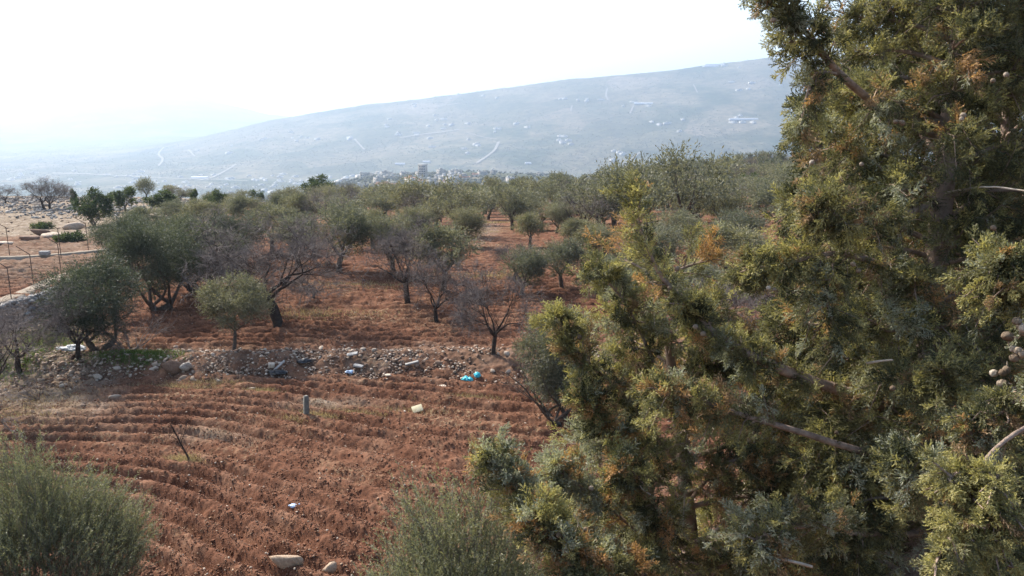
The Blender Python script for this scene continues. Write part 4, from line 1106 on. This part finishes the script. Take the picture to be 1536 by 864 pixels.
DW.append((polyline([V3(980, 745, 5.0), V3(965, 735, 5.0), V3(960, 728, 5.0)], 6), np.linspace(.006, .003, 6), 4))
DW.append((polyline([V3(1028, 720, 5.6), V3(1026, 760, 5.6), V3(1024, 795, 5.6)], 6), np.linspace(.006, .003, 6), 4))
for q_ in DW: dw = Buf(); dw.tube(*q_); dw.build('dead_twig', M_DEADW, r, origin=foot)

# ---- darker cypresses behind them
def back_cypress(fx, fy, tips, radf, zlo, zhi, cnt, label, S=(.16, .26), per2=12, per=8, W=.012, w=(14, 2, .1, .2, .05, .3)):
    z0 = gz(fx, fy); foot = np.array([fx, fy, z0]); axis = polyline([foot-[0, 0, .4], foot+[.05, 0, 2], tips[0]]+list(tips[1:]), 30)
    r = empty('cypress', tuple(foot)); tag(r, label, 'tree'); wood, limbs, fol = Buf(), Buf(), Buf()
    wood.tube(axis, np.linspace(.14, .012, 30), 8, lump=.2)
    radial(limbs, fol, axis, radf, zlo, zhi, cnt, per2, per=per, S=S, W=W, w=w, tilt=.6)
    wood.build('trunk', M_CBARK, r, True, origin=foot); limbs.build('branches', M_CBARK, r, False, origin=foot); fol.build('crown', M_CYP, r, attr=True, origin=foot)
    return r
t0 = V3(1228, 165, 9.5)
back_cypress(t0[0]+.15, 9.4, [V3(1236, 360, 9.5), V3(1230, 240, 9.5), t0], lambda z, a: np.interp(z, [1, 5, 6.8, 7.9, 8.6, 9.3, 9.8], [1.1, .8, .62, .5, .33, .22, .1]), 1, 9.7, 70, 'slender dark conifer with a sparse see-through tip, behind the big cypress')
t1 = V3(1520, -260, 8.6)
back_cypress(V3(1480, 864, 8.6)[0], 8.5, [V3(1500, 300, 8.6), t1], lambda z, a: np.interp(z, [1, 6, 9, 12, 13], [1.6, 1.75, 1.5, 1.0, .3]), 1, 13, 120, 'dark cypress standing in shade behind the trunk of the big one')
t2 = V3(1300, 420, 8.0)
back_cypress(V3(1240, 864, 8.0)[0], 7.9, [V3(1290, 720, 8.0), V3(1290, 560, 8)], lambda z, a: np.interp(z, [1, 4, 5.6, 6.6, 7.4], [1.1, 1.1, .9, .6, .2]), .8, 7.0, 70, 'low dark cypress between the younger one and the big one')

# ================================================================== SMALL THINGS
# stones of the bank: the ones that show largest, each its own object
stone_mesh = [mesh('stone', V, T, M_STONEP if i % 3 == 0 else M_STONE) for i, (V, T) in enumerate(RT1)]
k = 0
for i in range(175):
    x = -19+22*rng.random(); y = bank_y(x)+rng.normal()*.8-.35
    s = .07+.12*rng.random()**2.2
    o = bpy.data.objects.new('stone', stone_mesh[i % 14]); C.objects.link(o)
    o.location = (x, y, gz(x, y)+s*.3+.03); o.rotation_euler = (rng.normal()*.4, rng.normal()*.4, rng.random()*6); o.scale = (s, s, s)
    tag(o, 'rough limestone lying in the stone bank across the field', 'stone', 'loose stones of the stone bank')
def stone(px, py, s, label, mi=1, m=None, dz=.3, cat='stone', name='boulder', group=None):
    p = at(px, py); me = stone_mesh[mi]
    if m: me = me.copy(); me.materials[0] = m
    o = bpy.data.objects.new(name, me); C.objects.link(o); sx = s if hasattr(s, '__len__') else (s, s, s)
    o.location = (p.x, p.y, gz(p.x, p.y)+sx[2]*dz+.05); o.scale = sx; o.rotation_euler.z = rng.random()*.8
    return tag(o, label, cat, group)
stone(259, 562, (.42, .4, .5), 'largest brown boulder sitting in the stone bank below the light green olive', 2)
stone(281, 556, (.3, .3, .35), 'dark boulder leaning on the right of the largest bank boulder', 5, M_STONEG)
stone(430, 860, (.40, .34, .55), 'big tan boulder at the bottom edge of the ploughed field', 3, M_STONETAN)
stone(494, 862, (.19, .17, .26), 'small rounded stone at the bottom edge, right of the tan boulder', 6, M_STONETAN)
stone(172, 601, (.3, .2, .14), 'flat oval pale stone below the bank at the left', 0, M_STONEP)
stone(134, 586, (.24, .16, .12), 'whitish stone at the foot of the bank, left of the flat oval one', 4, M_STONEP)
stone(662, 586, (.3, .2, .16), 'cream coloured rock below the bank left of the turquoise bag', 7, M_STONEP)
stone(382, 586, (.26, .18, .13), 'pale stone lying below the bank above the concrete post', 3, M_STONEP)
stone(125, 611, (.13, .1, .09), 'small orange stone in the furrows at the left', 8)
stone(503, 706, (.1, .09, .08), 'fist-sized grey stone in the middle of the lower field', 8, M_STONEG)
for (px, py, s, l) in ((88, 357, (2.0, .9, .5), 'long pale slab of rock above the nearer cushion shrub'), (47, 362, (.9, .6, .5), 'whitish rock on the bare slope left of the long slab'), (5, 369, (1.0, .6, .35), 'flat white rock at the left edge of the bare slope'),
                       (60, 354, (.9, .8, .8), 'brown rock beside the farther cushion shrub'), (115, 345, (1.2, .8, .8), 'tan rock right of the long slab below the wide evergreen'), (107, 315, (1.0, .5, .5), 'pale rock on top of the stony rise near the evergreen'), (62, 310, (1.1, .5, .4), 'pale rock under the grey thorn bush')):
    stone(px, py, s, l, int(rng.integers(0, 14)), M_STONEP if 'pale' in l or 'white' in l else M_STONE)
# concrete post
M_CONC = simple('weathered_concrete', (.09, .085, .075), (.2, .19, .165), 12, .95, .6, .01)
p = at(460, 630); b = Buf()
P = np.array([[0, 0, -.2], [0, 0, .02], [.01, 0, .5], [.02, .01, .76], [.02, .01, .80]]); b.tube(P, [.10, .10, .095, .09, .07], 4, lump=.12); n0 = b.n
b.add(np.array([[.02+.07*math.cos(a), .01+.07*math.sin(a), .805] for a in np.arange(4)*1.571]), [[0, 1, 2, 3]])
o = b.build('post', M_CONC); o.location = (p.x, p.y, gz(p.x, p.y)); tag(o, 'short grey concrete post standing in dry grass in the ploughed field', 'post')
# dry grass tufts (stuff)
def grass(name, spots, m, n=1500, h=(.08, .25), w=.012):
    Pn = []
    for (x, y, rx, ry) in spots:
        q = rng.normal(size=(n, 2))*.5; Pn.append(np.stack([x+q[:, 0]*rx, y+q[:, 1]*ry], -1))
    q = np.concatenate(Pn); P = np.stack([q[:, 0], q[:, 1], ground(q[:, 0], q[:, 1])+.03], -1)
    D = unit(rng.normal(size=(len(P), 3))*.45+np.array([0, 0, 1])); Lh = h[0]+(h[1]-h[0])*rng.random(len(P))
    V, Q = blades(P, D, Lh, w); return tag(obj(name, mesh(name, V, Q, m, attr=np.repeat(rng.random(len(P)), 4))), kind='stuff')
M_DRY = leaf_mat('dry_grass', [(0, (.24, .18, .10)), (1, (.44, .36, .24))], .3, 0)
M_GREEN = leaf_mat('green_grass', [(0, (.06, .11, .02)), (1, (.14, .20, .05))], .4, 0)
sp = [(*P_(460, 630), .8, .3), (*P_(500, 625), 1.6, .3), (*P_(281, 694), .6, .3), (*P_(60, 600), 1.8, 1.2), (*P_(30, 625), 1.6, .8), (*P_(320, 580), 1.8, .4), (*P_(390, 590), .8, .3), (*P_(560, 620), 2.5, .4), (*P_(700, 600), 1.6, .4), (*P_(250, 585), 2, .3)]
grass('dry_grass', sp, M_DRY, 1100, (.05, .22), .009)
sp = [(*P_(80, 518), 1.6, 1.2), (*P_(30, 540), 1.2, 1.5), (*P_(190, 538), 1.8, .5), (*P_(225, 536), 1.2, .4), (*P_(60, 505), 1.6, 1.2), (*P_(138, 488), .5, .5)]
grass('green_grass', sp, M_GREEN, 2500, (.06, .18), .014)
sp = [(*P_(x, y), 3., 1.) for x, y in ((730, 415), (715, 350), (735, 335), (560, 330), (620, 312), (520, 370), (470, 475), (540, 430))]
grass('dry_grass', sp, M_DRY, 1400, (.06, .25), .02)
# litter
def crumple(name, px, py, size, m, label, cat, hgt=.5, flat=False):
    import bmesh
    bm = bmesh.new(); bmesh.ops.create_icosphere(bm, subdivisions=4, radius=1)
    V = np.array([v.co[:] for v in bm.verts]); T = np.array([[v.index for v in f.verts] for f in bm.faces]); bm.free()
    sd_ = int(rng.integers(0, 999))
    k = 1+2.0*fbm(V[:, 0]*1.6+V[:, 2], V[:, 1]*1.6+7, 4, sd_)+1.3*np.abs(fbm(V[:, 0]*3+V[:, 2]*2, V[:, 1]*3, 3, sd_+9))
    V = V*k[:, None]*np.array([size[0], size[1], size[2]]); V[:, 2] = np.maximum(V[:, 2], -.02)
    p = at(px, py); o = obj(name, mesh(name, V, T, m)); o.location = (p.x, p.y, gz(p.x, p.y)+.09)
    return tag(o, label, cat)
def plastic(name, c): 
    m, nt, b_ = mat(name); b_.inputs['Base Color'].default_value = (*c, 1); b_.inputs['Roughness'].default_value = .35; b_.inputs['Specular IOR Level'].default_value = .5
    bump(nt, b_, noise(nt, 18, 3, .6), .6, .03); return m
M_TURQ = plastic('turquoise_plastic', (.02, .42, .52)); M_BLUEW = plastic('pale_blue_plastic', (.4, .52, .68)); M_BLACKP = plastic('black_plastic', (.012, .012, .014)); M_WHITEP = plastic('white_plastic', (.6, .62, .64))
crumple('plastic_bag', 703, 574, (.17, .14, .10), M_TURQ, 'turquoise plastic bag, crumpled, at the foot of the stone bank', 'plastic bag')
crumple('plastic_bag', 716, 570, (.10, .10, .12), M_TURQ, 'knotted end piece of turquoise plastic beside the larger turquoise bag', 'plastic bag')
crumple('plastic_bag', 443, 766, (.12, .08, .045), M_BLUEW, 'small pale blue plastic bag lying in a lower furrow', 'plastic bag')
crumple('plastic_bag', 415, 565, (.26, .2, .08), M_BLACKP, 'dark plastic sheet half buried in the stone bank by the tilted board', 'plastic sheet')
crumple('plastic_bag', 455, 548, (.2, .15, .07), M_BLACKP, 'second dark plastic scrap higher up in the bank', 'plastic sheet')
crumple('plastic_bag', 524, 562, (.12, .09, .06), M_BLUEW, 'bluish plastic scrap lying on the bank between two slabs', 'plastic bag')
crumple('plastic_bag', 106, 528, (.4, .2, .12), M_WHITEP, 'white plastic sack lying on the green grass by the half-bare tree', 'plastic bag')
def board(px, py, sx, sy, sz, rot, m, name, label, cat, dz=.1):
    b = Buf(); V = np.array([(x, y, z) for z in (-.5, .5) for y in (-.5, .5) for x in (-.5, .5)])*[sx, sy, sz]; V = V*(1+.08*(rng.random((8, 3))-.5))
    b.add(V, [[0, 2, 3, 1], [4, 5, 7, 6], [0, 1, 5, 4], [1, 3, 7, 5], [3, 2, 6, 7], [2, 0, 4, 6]])
    o = b.build(name, m); p = at(px, py); o.location = (p.x, p.y, gz(p.x, p.y)+dz); o.rotation_euler = rot
    bv = o.modifiers.new('bevel', 'BEVEL'); bv.width = .008; bv.segments = 2
    return tag(o, label, cat)
M_CARD = simple('cream_card', (.5, .43, .27), (.6, .53, .36), 6, .8, .2, .005); M_SLAB = simple('grey_slab', (.2, .195, .185), (.36, .35, .33), 10, .9, .4, .006)
board(626, 619, .34, .26, .02, (R(35), R(-12), .3), M_CARD, 'cardboard', 'cream piece of card lying tilted on the furrows below the bank', 'cardboard', .12)
board(418, 562, .62, .12, .05, (R(5), R(-38), .5), M_SLAB, 'board', 'grey board tilted up out of the dark plastic in the bank', 'board', .25)
board(529, 540, .4, .2, .06, (R(10), R(-10), .1), M_SLAB, 'concrete_slab', 'white broken slab lying on top of the stone bank', 'slab', .2)
board(538, 558, .36, .16, .07, (R(8), R(6), -.3), M_SLAB, 'concrete_slab', 'small white slab fragment below the top slab in the bank', 'slab', .15)
board(618, 552, .5, .12, .06, (R(5), R(-12), .2), M_SLAB, 'concrete_slab', 'narrow grey slab lying on the bank left of the turquoise bag', 'slab', .18)
board(408, 558, .22, .2, .16, (R(5), R(5), .2), M_STONEP, 'block', 'white block standing in the bank at the left of the dark plastic', 'block', .2)
board(68, 388, .6, .3, .25, (0, 0, .1), M_SLAB, 'block', 'white block lying on the far road by the fence', 'block', .35)
# dry-stone wall beside the dirt path
pw = [at(-60, 500), at(0, 484), at(50, 466), at(95, 444)]
Pw = polyline(np.array([[q.x+.9, q.y, 0] for q in pw]), 60); wr = empty('dry_stone_wall', (Pw[0][0], Pw[0][1], gz(Pw[0][0], Pw[0][1])))
tag(wr, 'dry-stone wall of grey boulders holding up the dirt path at the left', 'wall')
Vs, Ts, off = [], [], 0
for i in range(1500):
    f = rng.random()*59; k = min(int(f), 58); q = Pw[k]+(Pw[k+1]-Pw[k])*(f-k); h_ = rng.random(); s = .10+.10*rng.random()
    V, T = RT0[i % 10]; c = np.array([q[0]+rng.normal()*.12+.25*(1-h_), q[1]+rng.normal()*.1, gz(q[0], q[1])+h_*1.0])
    a = rng.random()*6.28; M = np.array([[math.cos(a), -math.sin(a), 0], [math.sin(a), math.cos(a), 0], [0, 0, 1]])
    Vs.append((V@M.T)*s*1.25+c-np.array(wr.location)); Ts.append(T+off); off += len(V)
obj('stonework', mesh('stonework', np.concatenate(Vs), np.concatenate(Ts), M_STONEG), wr)
# fences
M_IRON = simple('rusty_iron', (.05, .035, .028), (.13, .09, .07), 12, .8, .2, .003)
def fence(posts, hgt, label, tilt):
    r = empty('wire_fence', tuple(posts[0])); tag(r, label, 'fence'); o0 = np.array(posts[0])
    tops = []
    for q in posts:
        b = Buf(); q = np.array(q)-o0; t = q+[0, 0, hgt]
        b.tube(np.array([q-[0, 0, .3], t]), [.024, .024], 4); e = t+np.array([-tilt, -.1, .45]); b.tube(np.array([t, e]), [.022, .02], 4)
        b.build('post', M_IRON, r); tops.append((q, t, e))
    b = Buf()
    for (a, b2) in zip(tops, tops[1:]):
        for z in (.35, .7, 1.0): b.tube(np.array([a[0]+[0, 0, z*hgt], (a[0]+b2[0])/2+[0, 0, z*hgt-.04], b2[0]+[0, 0, z*hgt]]), [.004]*3, 3)
        b.tube(np.array([a[2], (a[2]+b2[2])/2-[0, 0, .05], b2[2]]), [.004]*3, 3)
    b.build('wire', M_IRON, r)
def gp(px, py): p = at(px, py); return (p.x, p.y, p.z)
fence([gp(-160, 500), gp(-60, 465), gp(18, 455), gp(51, 431), gp(92, 412)], 1.75, 'rusty wire fence with bent-over post tops along the dirt path', .6)
fence([gp(-90, 388), gp(15, 386), gp(92, 388), gp(133, 378), gp(180, 374)], 1.9, 'farther wire fence along the kerb road in front of the bare slope', .7)
